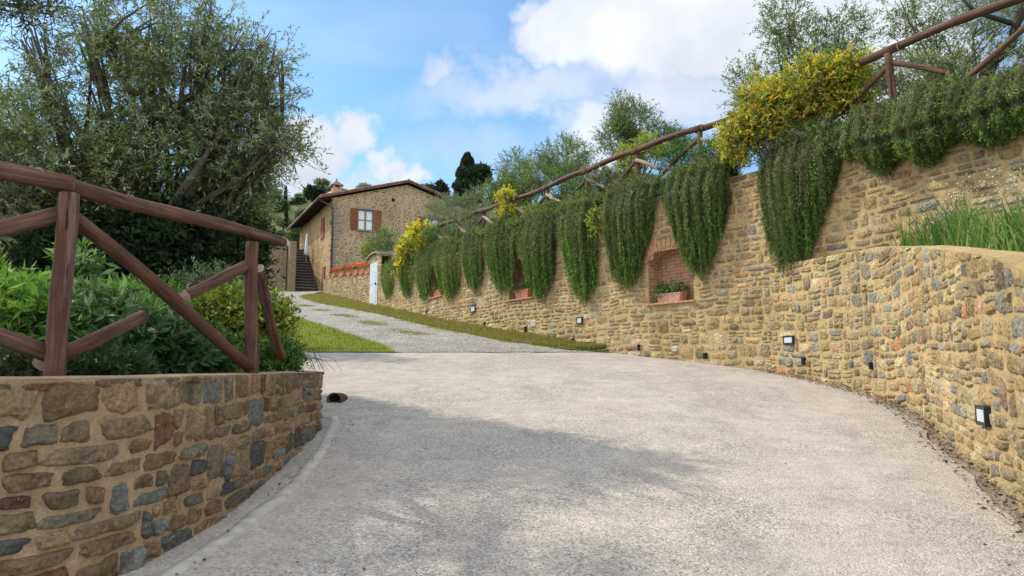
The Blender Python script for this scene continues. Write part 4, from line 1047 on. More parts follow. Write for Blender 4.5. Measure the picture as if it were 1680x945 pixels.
# ------------------------------------------------------------------ shrubs along the top of the wall
def top_shrub(name, label, lob, pal, seed, lsize, lw, per=9, tl=.22, group=None, thr=-.5, cat='shrub', sticks=True, flo=None):
    c = lob[0][0]; s = TALL.s_at_px(840+FPX*c[0]/c[1], c[2]); p = TALL.at(s, -.5)
    base = (p[0], p[1], float(walltop(p[1]))-.05)
    return tree(name, label, cat, base, lob, .035, pal, seed, tl=tl, per=per, lsize=lsize, lw=lw, group=group, thr=thr, crown='leaves', sticks=sticks, sub=3, bark='bark_dark')
YEL_L = [(.56, .45, .05), (.58, .5, .06), (.40, .42, .05), (.26, .31, .05), (.52, .32, .05), (.14, .2, .04), (.5, .5, .08), (.2, .26, .045)]
lo = [lobe(1330, 145, 11.6, .62, .42, 900), lobe(1270, 190, 12.2, .62, .42, 900), lobe(1215, 225, 12.6, .36, .4, 460), lobe(1390, 120, 11.3, .35, .32, 330), lobe(1400, 165, 11.3, .35, .2, 260), lobe(1240, 160, 12.4, .3, .3, 220)]
top_shrub('yellow_shrub', 'large golden yellow leaved shrub spilling through the log fence', lo, YEL_L, 401, .06, .55, thr=-.35)
lo = [lobe(1035, 268, 16.3, .32, .4, 280), lobe(1065, 240, 16.2, .38, .2, 180), lobe(996, 305, 16.9, .2, .35, 120), lobe(978, 365, 15.9, .1, .3, 50)]
top_shrub('climbing_jasmine', 'yellow green climber twining over the fence left of the post', lo, [(.3, .34, .04), (.4, .4, .05), (.16, .24, .04)], 402, .06, .5, thr=-.5)
lo = [lobe(690, 385, 26, .45, .4, 300), lobe(672, 410, 27.5, .4, .45, 300), lobe(660, 435, 28.2, .15, .5, 110)]
top_shrub('yellow_broom', 'bright yellow blossoming bush at the lower end of the fence', lo, [(.62, .5, .03), (.7, .6, .04), (.38, .4, .05), (.2, .26, .05)], 403, .09, .6, thr=-.6)
lo = [lobe(828, 322, 20, .15, .2, 70), lobe(833, 345, 20, .2, .15, 70)]
top_shrub('yellow_broom', 'small bright yellow tuft at the rail halfway down the fence', lo, [(.6, .5, .04), (.4, .42, .05)], 404, .08, .5, thr=-.8)
lo = [lobe(905, 345, 19.2, .5, .2, 200), lobe(860, 358, 20.2, .5, .25, 260)]
top_shrub('green_shrub', 'yellow green shrub behind the fence above the half hidden niche', lo, YGREEN+GREEN[:1], 405, .07, .4)
gs = 'green shrubs behind the upper fence'
for i, (px, py, Y, rx, rz, pal, lb) in enumerate([(1120, 262, 14.8, .5, .3, GREEN, 'green shrub behind the fence above the arched niche'), (1180, 255, 13.8, .4, .3, GREEN, 'green shrub left of the golden shrub behind the fence'),
    (1000, 300, 16.8, .55, .35, OLIVE_L, 'grey green shrub behind the yellow green climber'), (940, 325, 18.2, .5, .3, GREEN, 'dark green shrub behind the fence above the long pointed rosemary'), (770, 365, 22.6, .8, .35, OLIVE_L, 'pale shrub behind the fence above the short tapered rosemary'),
    (725, 385, 25, .7, .35, GREEN, 'green shrub behind the fence above the two pointed rosemary'), (1500, 130, 11.2, .6, .3, OLIVE, 'grey brown shrub behind the brace above the short rosemary curtain'), (1610, 115, 10.6, .8, .3, OLIVE, 'low grey shrub under the dark curved olive trunk')]):
    top_shrub('green_shrub', lb, [lobe(px, py, Y, rx, rz, 420)], pal, 420+i, .06, .35, group=gs)

# olives on the slope above the wall
def terr(X, Y):
    d = (X-float(np.interp(Y, [-2, 9, 13.2, 17.9, 23.2, 29.9, 46], [11.8, 6.3, 4.15, .98, -2, -5.2, -12.4])))*.88
    return 5.1+.17*max(0, d-1)
def up_olive(label, lob, r0, seed, pal=OLIVE_L, lsize=.07, **k):
    c = lob[0][0]; base = (c[0], c[1], terr(c[0], c[1])-.15)
    return tree('olive_tree', label, 'tree', base, lob, r0, pal, seed, tl=.34, per=11, lsize=lsize, lw=.26, group='olive trees on the slope above the wall', **k)
up_olive('feathery olive tree standing behind the golden yellow shrub', [lobe(1330, 140, 15, 1.2, .7, 560), lobe(1290, 40, 15, .5, .7, 260), lobe(1385, 60, 15, .6, .6, 230), lobe(1230, 140, 15, .45, .55, 170), lobe(1420, 130, 15, .7, .5, 260), lobe(1330, 80, 15, .8, .5, 260)], .09, 501, thr=-.05, up=.5, clump=2)
up_olive('olive tree rising behind the fence left of the arched niche', [lobe(1040, 205, 19, .65, .55, 330), lobe(1015, 230, 19, .5, .5, 200), lobe(1095, 235, 19, .6, .4, 240), lobe(1020, 175, 19, .25, .35, 60)], .07, 502, up=.5)
up_olive('olive tree above the fence where the long pointed rosemary hangs', [lobe(925, 260, 23, .9, .6, 330), lobe(950, 290, 22, .8, .5, 250), lobe(890, 290, 24, .6, .5, 200)], .08, 503, lsize=.08, up=.5)
up_olive('sparse olive tree right of the dark cypress above the fence', [lobe(845, 275, 28, .7, .7, 160), lobe(875, 295, 27, 1.2, .7, 380), lobe(835, 315, 28, 1.1, .5, 300)], .08, 504, lsize=.09, up=.5)
up_olive('pale silvery olive crown covering the right end of the house gable', [lobe(760, 345, 33, 1.5, .7, 480), lobe(725, 355, 35, .9, .9, 320), lobe(800, 330, 32, 1.2, .6, 330)], .1, 505, lsize=.1, pal=[(.16, .2, .12), (.2, .24, .16), (.12, .16, .09)])
up_olive('wispy tall olive tree behind the rail at the top right', [lobe(1560, 30, 14, 1.2, .5, 330), lobe(1500, 60, 14, .6, .5, 170), lobe(1640, 20, 13, .9, .5, 220), lobe(1540, 110, 15, 1.0, .35, 260), lobe(1480, 10, 14, .5, .4, 90)], .07, 506, thr=.0, up=.1, clump=2.2)
mb = MB(); P = [at(1610, 150, 10.5), at(1630, 98, 10.4), at(1655, 78, 10.2), at(1666, 40, 10.1), at(1690, 0, 10), at(1730, -60, 9.8)]
mb.tube(catmull(P, .1), np.interp(np.linspace(0, 1, len(catmull(P, .1))), [0, .2, 1], [.11, .1, .05]), 9)
mb.tube([P[3], at(1600, 20, 10.2), at(1560, -20, 10.3)], [.04, .03, .01], 6)
rt = empty('olive_tree', tuple(P[0])); tag(rt, 'olive tree with dark curved trunk leaning past the brace at the right edge', 'tree', 'olive trees on the slope above the wall')
mb.build('trunk', 'bark_dark', rt, smooth=True)
V, F, Cc = twig_foliage([lobe(1640, -30, 10.3, .9, .4, 300), lobe(1740, -70, 10, 1.2, .8, 400)], .3, 10, .06, .26, OLIVE, np.random.default_rng(9), .1)
mk('crown', V, F, 'leaf', rt, col=Cc, smooth=False)
# thin pale stakes with wire, top right
wf = empty('wire_fence', tuple(at(1600, 130, 15))); tag(wf, 'pale thin staked wire fence on the slope at the far top right', 'fence')
stk = [at(x, 92+(1690-x)*.04, 15) for x in (1535, 1560, 1585, 1606, 1625, 1645, 1668, 1690)]
for p in stk:
    mb = MB(); mb.tube([p-np.array([0, 0, .9]), p+np.array([0, 0, .05])], .018, 6); mb.build('stake', 'grey_metal', wf)
for dz in (0, -.25, -.5):
    mb = MB(); mb.tube([p+np.array([0, 0, dz]) for p in stk], .004, 4); mb.build('wire', 'grey_metal', wf)

# ------------------------------------------------------------------ grass and weeds
def blades(name, P, hgt, wid, pal, seed, label, cat, lean=.35, kind='stuff'):
    rng = np.random.default_rng(seed); n = len(P); h = hgt*(rng.uniform(.35, 1.25, n)*(1+.35*fbm(P[:, 0], P[:, 1], 2.3)))[:, None]; d = rng.standard_normal((n, 3)); d[:, 2] = 0; d = unit(d); s = np.cross(d, [0, 0, 1.])*wid*rng.uniform(.6, 1.2, (n, 1))
    b2 = d*h*lean*rng.uniform(.3, 1.3, (n, 1)); z = np.array([0, 0, 1.])
    V = np.stack([P-s, P+s, P+b2*.35+z*h*.6+s*.8, P+b2*.35+z*h*.6-s*.8, P+b2+z*h], 1).reshape(-1, 3)
    i = np.arange(n)[:, None]*5; F = [np.concatenate([i, i+1, i+2, i+3], 1), np.concatenate([i+3, i+2, i+4], 1)]
    c = palette_cols(pal, n, rng, .25); o = mk(name, V, F, 'leaf', None, col=np.repeat(c, 5, 0), smooth=False); tag(o, label, cat, None, kind); return o
LAWN = [(.19, .26, .035), (.27, .31, .05), (.13, .19, .03), (.36, .36, .1)]
rng = np.random.default_rng(77); Y = 15.95+rng.random(90000)**1.3*30; X = lerp_tab(Y, GRL)-rng.random(90000)**1.2*9
blades('lawn_grass', np.stack([X, Y, G(Y)+.03], 1), .075, .007, LAWN, 1, 'short sunlit yellow green lawn grass left of the gravel track', 'grass')
Y = 16+rng.random(60000)**1.4*29; a = lerp_tab(Y, GRR); wx = np.interp(Y, [15.6, 17.9, 23.2, 29.9, 42.7, 46], [2.4, 1.0, -2.0, -5.2, -11.1, -12.6])
f = rng.random(60000); X = a+.05+(wx-a)*f
blades('verge_grass', np.stack([X, Y, G(Y)+.03+.06*f**2], 1), .085, .007, [(.22, .22, .045), (.30, .27, .08), (.14, .16, .035), (.34, .27, .12)], 2, 'grass verge between the gravel track and the tall wall', 'grass')
Y = rng.uniform(17.5, 42, 16000)*1.0; mid = (lerp_tab(Y, GRL)+lerp_tab(Y, GRR))/2+.25; keep = fbm(Y, 2, 1.5, 2) > .15
X = mid+rng.normal(0, .22, 16000)
blades('track_weeds', np.stack([X, Y, G(Y)+.03], 1)[keep], .045, .006, [(.24, .24, .08), (.2, .2, .06), (.3, .27, .12)], 3, 'thin dry grass growing along the middle of the gravel track', 'grass')
Y = rng.uniform(2.2, 9.6, 11000); a = lowx(Y)+.28; X = a+rng.random(11000)**.8*np.clip(WALLX(Y)-a-.3, .1, 2.6)*.85
dens = np.clip((9.9-Y)/2.5, .2, 1)
k_ = rng.random(11000) < dens
blades('bed_grass', np.stack([X, Y, lerp_tab(Y, LOWTOP)-.06], 1)[k_], .46, .008, [(.08, .19, .035), (.11, .24, .045), (.055, .13, .028), (.17, .28, .08), (.30, .30, .12), (.1, .2, .07)], 4, 'long bright green iris like grass in the bed above the curved wall', 'grass', .8)
rng = np.random.default_rng(88)
wfl = empty('flowering_weed', tuple(at(1600, 380, 7.6))); tag(wfl, 'thin pale flowering weeds standing in the long grass against the tall wall', 'weeds')
mb = MB(); FP = []
for k in range(60):
    b0 = np.array([rng.uniform(4.95, 6.1), rng.uniform(6.9, 8.5), 2.85]); h = rng.uniform(.5, .85); e = b0+np.array([rng.uniform(-.15, .15), rng.uniform(-.1, .1), h])
    mb.tube([b0, (b0+e)/2+rng.standard_normal(3)*.02, e], [.003, .0025, .0015], 4)
    for j in range(6): FP.append(e+rng.standard_normal(3)*.045)
mb.build('stems', 'cut_wood', wfl); FP = np.repeat(np.array(FP), 4, 0)+rng.standard_normal((len(FP)*4, 3))*.004
V, F = leaf_quads(FP, rng.standard_normal((len(FP), 3)), np.full(len(FP), .014), np.full(len(FP), .012), rng)
mk('flowers', V, F, 'petal', wfl, col=np.repeat(palette_cols([(.75, .75, .68), (.6, .6, .45)], len(FP), rng, .1), 4, 0), smooth=False)
# leaf litter and chips along the foot of the right wall
Y = rng.uniform(2.2, 13, 1500); X = lowx(Y)-rng.random(1500)**1.5*.25-.01; n_ = len(Y)
P = np.stack([X, Y, G(Y)+.012+.03*np.clip(1+(X-lowx(Y))/.25, 0, 1)], 1); D = rng.standard_normal((n_, 3)); D[:, 2] *= .2
V, F = leaf_quads(P, D, rng.uniform(.015, .05, n_), rng.uniform(.01, .03, n_), rng)
o = mk('leaf_litter', V, F, 'petal', None, col=np.repeat(palette_cols([(.12, .07, .04), (.25, .14, .08), (.3, .26, .2), (.08, .06, .045), (.4, .3, .18)], n_, rng), 4, 0), smooth=False)
tag(o, 'brown dead leaves and chips in the gutter under the curved wall', 'litter', None, 'stuff')

Y = np.concatenate([rng.uniform(3, 15, 130), 3.2+rng.random(120)*5]); X = np.concatenate([rng.uniform(-1.6, 3.4, 130), -1.72-rng.random(120)*.12]); n_ = len(Y)
X = np.minimum(X, lowx(Y)-.3); P = np.stack([X, Y, G(Y)+.014], 1); D = rng.standard_normal((n_, 3)); D[:, 2] *= .15
V, F = leaf_quads(P, D, rng.uniform(.008, .032, n_), rng.uniform(.006, .018, n_), rng)
o = mk('leaf_litter', V, F, 'petal', None, col=np.repeat(palette_cols([(.10, .07, .04), (.18, .12, .07), (.06, .05, .04), (.2, .18, .1)], n_, rng), 4, 0), smooth=False)
tag(o, 'tiny dry leaves and twig bits scattered over the pale driveway', 'litter', None, 'stuff')
# ------------------------------------------------------------------ kerb by the left wall
KP = Path([(-2.05, 2.9), (-1.92, 3.6), (-1.80, 4.3), (-1.72, 5.2), (-1.74, 6.2), (-1.88, 7.3), (-2.0, 8.0), (-2.1, 8.35)], 1)
rows = []
for q in np.linspace(0, KP.len, 160):
    rows.append([(*KP.at(q, o_+.012*float(fbm(q, o_, 4))), float(G(KP.at(q, o_)[1]))+.006+h+.004*vn(round(q*9), o_, 1)) for o_, h in ((-.06, -.02), (-.05, .006), (.0, .012), (.05, .008), (.06, -.02))])
simple('kerb_concrete', (.34, .315, .27), (.55, .51, .43), 9, .95, .9, .01)
gridmesh('concrete_kerb', rows, 'kerb_concrete')
rng = np.random.default_rng(3); mb = MB()
p = gnd(550, 660); dr = empty('drain_pipe', tuple(p)); tag(dr, 'small black drain opening in the ground at the end of the low left wall', 'drain')
th = np.linspace(0, 2*math.pi, 17)[:-1]
c = np.array(p)+np.array([0, 0, .045]); R1, R0 = .085, .065
V = [c+np.array([R1*math.cos(a)*1.2, -.06, R1*math.sin(a)]) for a in th]+[c+np.array([R0*math.cos(a)*1.2, -.06, R0*math.sin(a)]) for a in th]+[c+np.array([R0*math.cos(a)*1.2, .25, R0*math.sin(a)]) for a in th]+[c+np.array([R1*math.cos(a)*1.2, .3, R1*math.sin(a)-.02]) for a in th]
n = 16; F = []
for a_, b_ in ((0, 16), (16, 32), (48, 0)):
    F += [(a_+k, a_+(k+1) % n, b_+(k+1) % n, b_+k) for k in range(n)]
mb.add(V, F, 0); mb.build('pipe', 'soil', dr, smooth=True)
mb = MB(); mb.add([c+np.array([R0*math.cos(a)*1.2, .0, R0*math.sin(a)]) for a in th], [tuple(range(16))]); mb.build('opening', 'black_hole', dr)

# ------------------------------------------------------------------ niche planters
def planter_box(label, c, ax, w, d, h, mat, pal, fl, seed, nleaf=120, group=None, par_name='window_box'):
    rng = np.random.default_rng(seed); root = empty(par_name, tuple(c)); tag(root, label, 'planter', group)
    ux, uy = np.array([*ax[0], 0]), np.array([*ax[1], 0]); mb = MB()
    def ring(k, z, ins): return [c+ux*sx*(w/2*k-ins)+uy*sy*(d/2*k-ins)+np.array([0, 0, z]) for sx, sy in ((-1, -1), (1, -1), (1, 1), (-1, 1))]
    V = ring(.9, 0, 0)+ring(1, h*.85, 0)+ring(1.06, h*.85, 0)+ring(1.06, h, 0)+ring(1, h, .02)+ring(.95, h*.8, .02)
    F = [(3, 2, 1, 0)]+[(r*4+k, r*4+(k+1) % 4, (r+1)*4+(k+1) % 4, (r+1)*4+k) for r in range(5) for k in range(4)]
    mb.add(V, F); mb.build('trough', mat, root)
    mb = MB(); q = ring(.97, h*.85, .02); mb.add(q, [(0, 1, 2, 3)]); mb.build('soil', 'soil', root)
    cc = c+np.array([0, 0, h+.06]); lo = []
    for k in range(4):
        x = cc+ux*rng.uniform(-.4, .4)*w; lo.append((x, (.14*w+.05, d*.55, .11), nleaf//4))
    V, F, Cc = twig_foliage(lo, .12, 6, .05, .8, pal, rng, .5, 1.3, -2, False); mk('foliage', V, F, 'leaf', root, col=Cc, smooth=False)
    if fl:
        nf, fs = fl
        for k in range(nf):
            x = cc+ux*rng.uniform(-.5, .5)*w+uy*rng.uniform(-.6, .6)*d+np.array([0, 0, rng.uniform(-.02, .2)])
            P = x+rng.standard_normal((16, 3))*fs*.5; V, F = leaf_quads(P, rng.standard_normal((16, 3)), np.full(16, fs*.7), np.full(16, fs*.6), rng)
            mk('flower_head', V, F, 'petal', root, col=np.repeat(palette_cols([(.62, .02, .02), (.75, .04, .03), (.7, .1, .08)], 16, rng, .15), 4, 0), smooth=False)
    return root
def tvec(path, s):
    tv = path.at(s+.05)-path.at(s-.05); tv /= np.linalg.norm(tv); n_ = (path.at(s, .1)-path.at(s))*10; return tv, n_
s = (NA[0]*.42+NA[1]*.58); tv, nv = tvec(TALL, s)
planter_box('weathered terracotta trough with small green plant in the arched brick niche', np.array([*TALL.at(s, -.16), NA[2]+.012]), (tv, nv), .62, .24, .19, 'terracotta_pale', GREEN, None, 1, 110)
s = (NBn[0]+NBn[1])/2; tv, nv = tvec(TALL, s)
planter_box('red terracotta trough half hidden in the niche behind dense rosemary', np.array([*TALL.at(s, -.14), NBn[2]+.012]), (tv, nv), .7, .24, .24, 'terracotta', GREEN, None, 2, 90)
s = (NCn[0]+NCn[1])/2; tv, nv = tvec(TALL, s)
planter_box('reddish trough in the smallest far niche between two rosemary points', np.array([*TALL.at(s, -.14), NCn[2]+.012]), (tv, nv), .7, .24, .24, 'terracotta', GREEN, None, 4, 90)

# ------------------------------------------------------------------ far end: door wall and planter wall
ENDW = Path([(-5.95, 31.6), (-7.0, 33.7)], -1, smooth=False)
ew = empty('gate_wall', (-6.5, 32.6, float(G(32.6)))); tag(ew, 'short stone wall end with rounded coping holding the white door', 'wall')
PW = [(.34, .25, .15), (.29, .23, .15), (.25, .22, .17), (.37, .29, .18)]
stone_wall('masonry', ENDW, lambda q, p: 6.5+.32*np.sqrt(np.clip(1-((np.asarray(q)-1.2)/1.25)**2, 0, 1)), lambda q, p: G(p[..., 1])-.1, (.09, .15), (.16, .34), .03, PW, [1, 1, 1, 1], 'mortar_yellow', 31, thick=.5, ds=.12, K=5, M=4, parent=ew, holes=[(.45, 1.75, 4.3, 6.35, 0)])
mb = MB(); q = 0
while q < 2.35:
    h = 6.5+.32*math.sqrt(max(0, 1-((q-1.2)/1.25)**2)); h2 = 6.5+.32*math.sqrt(max(0, 1-((q+.16-1.2)/1.25)**2)); tv, nv = tvec(ENDW, 1)
    mb.box((*ENDW.at(q+.08, -.22), (h+h2)/2+.05), (.15, .66, .09), 0, (tv, nv), .01); q += .16
mb.build('coping', 'grey_stone', ew)
tv, nv = tvec(ENDW, 1.1)
d = empty('white_door', (*ENDW.at(1.1, -.05), float(G(32.6)))); tag(d, 'narrow white painted door in the far end of the stone wall', 'door')
mb = MB(); gz = float(G(32.4)); mb.box((*ENDW.at(1.1, .02), gz+1.05), (1.28, .06, 2.1), 0, (tv, nv), .01); mb.build('door_leaf', 'white_paint', d)
mb = MB()
for z in (gz+.55, gz+1.45): mb.box((*ENDW.at(1.1, .055), z), (.9, .02, .7), 0, (tv, nv), .008)
mb.build('door_panel', 'white_paint', d)
mb = MB(); mb.box((*ENDW.at(.6, .09), gz+1.05), (.03, .06, .12), 0, (tv, nv), .005); mb.build('handle', 'dark_metal', d)
PLW = Path([(-7.0, 33.7), (-9.2, 38.6), (-11.1, 42.7), (-12.3, 45.4), (-12.1, 46.5)], -1)
ptop = lambda q, p: np.interp(p[..., 1], [33.6, 42.7, 46.6], [6.0, 6.98, 7.3])
pw = stone_wall('planter_wall', PLW, ptop, lambda q, p: G(p[..., 1])-.1, (.09, .15), (.16, .36), .03, PW, [1, 1, 1, 1], 'mortar_yellow', 33, thick=.45, ds=.2, K=5, M=4)
tag(pw, 'lower stone wall carrying red geranium troughs in front of the house', 'wall')
lbs = ['geranium trough with red flowers farthest up beside the drainpipe', 'geranium trough with red flowers second from the drainpipe', 'geranium trough with red flowers third from the drainpipe', 'geranium trough with red flowers below the gable window shutter', 'geranium trough with red flowers second from the white door', 'brightest red geranium trough nearest the white door']
for i, px in enumerate((547, 560, 573, 584, 594, 606)):
    s = PLW.s_at_px(px, 7.0); tv, nv = tvec(PLW, s); p = PLW.at(s, -.1)
    planter_box(lbs[i], np.array([*p, float(ptop(0, PLW.at(s)))+.01]), (tv, nv), 1.1, .3, .26, 'terracotta', GREEN, (13, .11), 10+i, 150, 'red geranium troughs on the planter wall', 'geranium_trough')

# ------------------------------------------------------------------ house
HC = np.array([-13.04, 50.0]); U = np.array([.89, .457]); U /= np.linalg.norm(U); Vd = np.array([-U[1], U[0]])
HW, HL, EAVE, RIDGE = 11.3, 12.4, 13.75, 15.4; HB = 6.8
house = empty('stone_house', (*HC, HB)); tag(house, 'two storey rubble stone farmhouse with low tiled gable roof at the top of the track', 'house')
def hp(w, dd, z): return np.array([*(HC+U*w+Vd*dd), z])
def gable_wz(px, py):       # point of the gable plane behind a pixel
    d = raydir(px, py); nrm = np.array([*Vd, 0]); p0 = np.array([*HC, 0]); t_ = np.dot(p0-EYE, nrm)/np.dot(d, nrm); p = EYE+d*t_
    return float(np.dot(p[:2]-HC, U)), float(p[2])
HP_ = [(.36, .25, .14), (.28, .2, .12), (.21, .165, .115), (.42, .3, .18), (.28, .15, .09), (.17, .145, .11)]
GP = Path([tuple(HC), tuple(HC+U*HW)], -1 if False else 1, smooth=False)
w1a, z1t = gable_wz(587.5, 343); w1b, z1b = gable_wz(612.5, 379)
w2a, z2t = gable_wz(697, 357); w2b, _ = gable_wz(721, 357); z2b = z2t-1.25
gt = lambda q, p: EAVE+(RIDGE-EAVE)*np.clip(1-abs(np.asarray(q)-HW/2)/(HW/2), 0, 1)
stone_wall('gable_wall', GP, gt, lambda q, p: HB-.3+0*np.asarray(q), (.09, .16), (.2, .48), .03, HP_, [4, 4, 3, 3, 1, 1.5], 'mortar_house', 41, thick=.5, ds=.25, K=4, M=3, prot=.018, parent=house, holes=[(w1a, w1b, z1b, z1t, 0), (w2a, w2b, z2b, z2t, 0)], wav=.02)
SP = Path([tuple(HC), tuple(HC+Vd*HL)], -1, smooth=False)
stone_wall('side_wall', SP, lambda q, p: EAVE-.12+0*np.asarray(q), lambda q, p: HB-.3+0*np.asarray(q), (.09, .16), (.2, .48), .03, [(.36, .26, .15), (.31, .235, .145), (.27, .22, .15), (.4, .3, .18)], [4, 4, 3, 3], 'mortar_yellow', 43, thick=.5, ds=.25, K=4, M=3, parent=house, wav=.02)
mb = MB()
V = [hp(HW, 0, HB), hp(HW, HL, HB), hp(HW, HL, EAVE), hp(HW, 0, EAVE), hp(0, HL, HB), hp(0, HL, EAVE), hp(HW/2, HL, RIDGE)]
mb.add(V, [(0, 1, 2, 3), (1, 4, 5, 6, 2)]); mb.build('rear_wall', 'rubble', house)
# quoins at the near corner
mb = MB(); z = HB-.2; k = 0
while z < EAVE-.35:
    h = random.uniform(.22, .34); a = .55 if k % 2 else .3; b_ = .3 if k % 2 else .55
    mb.box(hp(a/2-.02, b_/2-.02, z+h/2), (a+.04, b_+.04, h-.02), 0, (U, Vd), .02); z += h; k += 1
mb.build('corner_stones', 'grey_stone', house)
# roof
OV, OG = .95, .35; sl = (RIDGE-EAVE)/(HW/2)
def roof_slab(side):
    e0 = -OV if side < 0 else HW+OV; ze = EAVE-OV*sl+.12; zr = RIDGE+.12; V = []
    for dd in (-OG, HL+.6):
        for (w, z) in ((e0, ze), (HW/2, zr), (HW/2, zr+.12), (e0, ze+.12)): V.append(hp(w, dd, z))
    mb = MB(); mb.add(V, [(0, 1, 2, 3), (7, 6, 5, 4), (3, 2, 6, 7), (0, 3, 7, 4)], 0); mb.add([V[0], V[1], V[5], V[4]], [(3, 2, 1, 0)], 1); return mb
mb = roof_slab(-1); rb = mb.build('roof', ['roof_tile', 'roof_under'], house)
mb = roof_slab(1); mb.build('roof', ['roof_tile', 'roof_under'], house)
def barrel(mb, p0, p1, r):
    p0, p1 = np.array(p0), np.array(p1); mb.tube([p0, p1], [r, r*.82], 8)
for side in (-1, 1):
    mb = MB(); Ls = math.hypot(HW/2+OV, (HW/2+OV)*sl); nrow = int(Ls/.36)
    for dd in list(np.arange(-OG, HL+.6, .24)):
        if dd > 2.2 and side > 0: continue
        for k in range(nrow):
            a, b_ = k/nrow, (k+1.12)/nrow
            def pt(t_): 
                w = (-OV+(HW/2+OV)*t_) if side < 0 else (HW+OV-(HW/2+OV)*t_)
                return hp(w, dd, EAVE-OV*sl+.24+(HW/2+OV)*sl*t_+.015)
            barrel(mb, pt(a)+np.array([0, 0, random.uniform(0, .02)]), pt(min(1, b_)), .085)
    mb.build('roof_tiles', 'roof_tile', rb, smooth=True)
mb = MB()
for k in range(int((HL+.9)/.4)): barrel(mb, hp(HW/2, -OG+k*.4, RIDGE+.27), hp(HW/2, -OG+k*.4+.45, RIDGE+.29), .12)
mb.build('ridge_tiles', 'roof_tile', rb, smooth=True)
mb = MB()      # rafters below the left overhang
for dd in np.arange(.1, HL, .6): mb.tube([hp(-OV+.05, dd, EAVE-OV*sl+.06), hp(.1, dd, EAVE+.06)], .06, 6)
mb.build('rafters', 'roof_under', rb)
mb = MB(); mb.tube([hp(-OV-.08, -OG, EAVE-OV*sl+.1), hp(-OV-.08, HL+.6, EAVE-OV*sl+.06)], .085, 8); mb.build('gutter', 'copper_dark', house, smooth=True)
mb = MB(); mb.tube([hp(-OV-.05, -.1, EAVE-OV*sl+.05), hp(-.5, -.14, EAVE-.5), hp(-.02, -.12, EAVE-.75), hp(.0, -.12, EAVE-1.1), hp(.0, -.12, HB)], .06, 8); mb.build('downpipe', 'copper_dark', house, smooth=True)
cb = hp(-.2+.8, 1.6, EAVE+.1); ch = empty('chimney', tuple(cb)); parent_to(ch, house)
mb = MB(); mb.box(cb+np.array([0, 0, .4]), (.66, .66, 1.2), 0, (U, Vd), .01); o = mb.build('chimney_stack', 'niche_brick', ch)
mb = MB()
for sx in (-1, 1):
    for sy in (-1, 1): mb.box(cb+np.array([*(U*sx*.24+Vd*sy*.24), 1.1]), (.15, .15, .24), 0, (U, Vd))
mb.build('chimney_piers', 'orange_brick', ch)
mb = MB(); V = [cb+np.array([*(U*sx*.46+Vd*sy*.46), 1.22]) for sx, sy in ((-1, -1), (1, -1), (1, 1), (-1, 1))]+[cb+np.array([0, 0, 1.66])]
mb.add(V, [(3, 2, 1, 0), (0, 1, 4), (1, 2, 4), (2, 3, 4), (3, 0, 4)]); mb.box(cb+np.array([0, 0, 1.7]), (.09, .09, .16), 0, (U, Vd)); mb.build('chimney_cap', 'roof_tile', ch)
mb = MB(); a0 = hp(3.1, 3.5, EAVE+.9); mb.tube([a0, a0+np.array([0, 0, 1.3])], .015, 5)
for k in range(4): mb.tube([a0+np.array([*(U*-.25), 1.25-.12*k]), a0+np.array([*(U*.25), 1.25-.12*k])], .01, 4)
mb.tube([a0+np.array([*(U*-1.0), .1]), a0+np.array([*(U*-.9), .75]), a0+np.array([*(U*.1), .2])], .008, 4)
mb.build('antenna', 'grey_metal', house)
mb = MB(); w_, z_ = gable_wz(645, 328); mb.box(hp(w_, -.03, z_), (.22, .04, .22), 0, (U, Vd)); mb.build('vent_hole', 'black_hole', house)
def window(wa, wb, zb, zt, shut_l=True, shut_r=True):
    wd = empty('window', tuple(hp((wa+wb)/2, 0, zb))); parent_to(wd, house)
    cx, cz, W_, H_ = (wa+wb)/2, (zb+zt)/2, wb-wa, zt-zb; mb = MB(); t = .07
    mb.box(hp(cx, .12, zt-t/2), (W_, .1, t), 0, (U, Vd)); mb.box(hp(cx, .12, zb+t/2), (W_, .1, t), 0, (U, Vd))
    mb.box(hp(cx, .115, cz), (.09, .09, H_-2*t), 0, (U, Vd))
    for s_ in (-1, 1): mb.box(hp(cx+s_*(W_/2-t/2), .12, cz), (t, .1, H_-2*t), 0, (U, Vd))
    for s_ in (-1, 1): mb.box(hp(cx+s_*(W_/4), .115, cz), (W_/2-.12, .05, .035), 0, (U, Vd))
    mb.build('window_frame', 'window_frame', wd)
    mb = MB(); mb.box(hp(cx, .16, cz), (W_-.02, .01, H_-.02), 0, (U, Vd)); mb.build('pane', 'pane', wd)
    mb = MB()
    for s_ in (-1, 1):
        for z0 in (-1, 1): mb.box(hp(cx+s_*W_/4, .145, cz+z0*H_/4), (W_/2-.16, .006, H_/2-.1), 0, (U, Vd))
    mb.build('curtain', 'white_cloth', wd)
    mb = MB(); mb.box(hp(cx, -.0, zb-.05), (W_+.2, .3, .09), 0, (U, Vd), .01); mb.build('window_sill', 'grey_stone', wd)
    mb = MB(); mb.box(hp(cx, .0, zt+.07), (W_+.3, .1, .14), 0, (U, Vd), .01); mb.build('lintel', 'grey_stone', wd)
    for s_, on in ((-1, shut_l), (1, shut_r)):
        if not on: continue
        mb = MB(); sw = W_*.46; x = cx+s_*(W_/2+sw/2+.03)
        mb.box(hp(x, -.06, cz), (sw, .04, H_+.06), 0, (U, Vd), .006)
        for k in (-1, 1): mb.box(hp(x, -.085, cz+k*H_*.3), (sw*.94, .015, .09), 0, (U, Vd))
        mb.build('shutter', 'shutter_wood', wd)
window(w1a, w1b, z1b, z1t); window(w2a, w2b, z2b, z2t)
mb = MB()       # side wall: brown shuttered window and low door
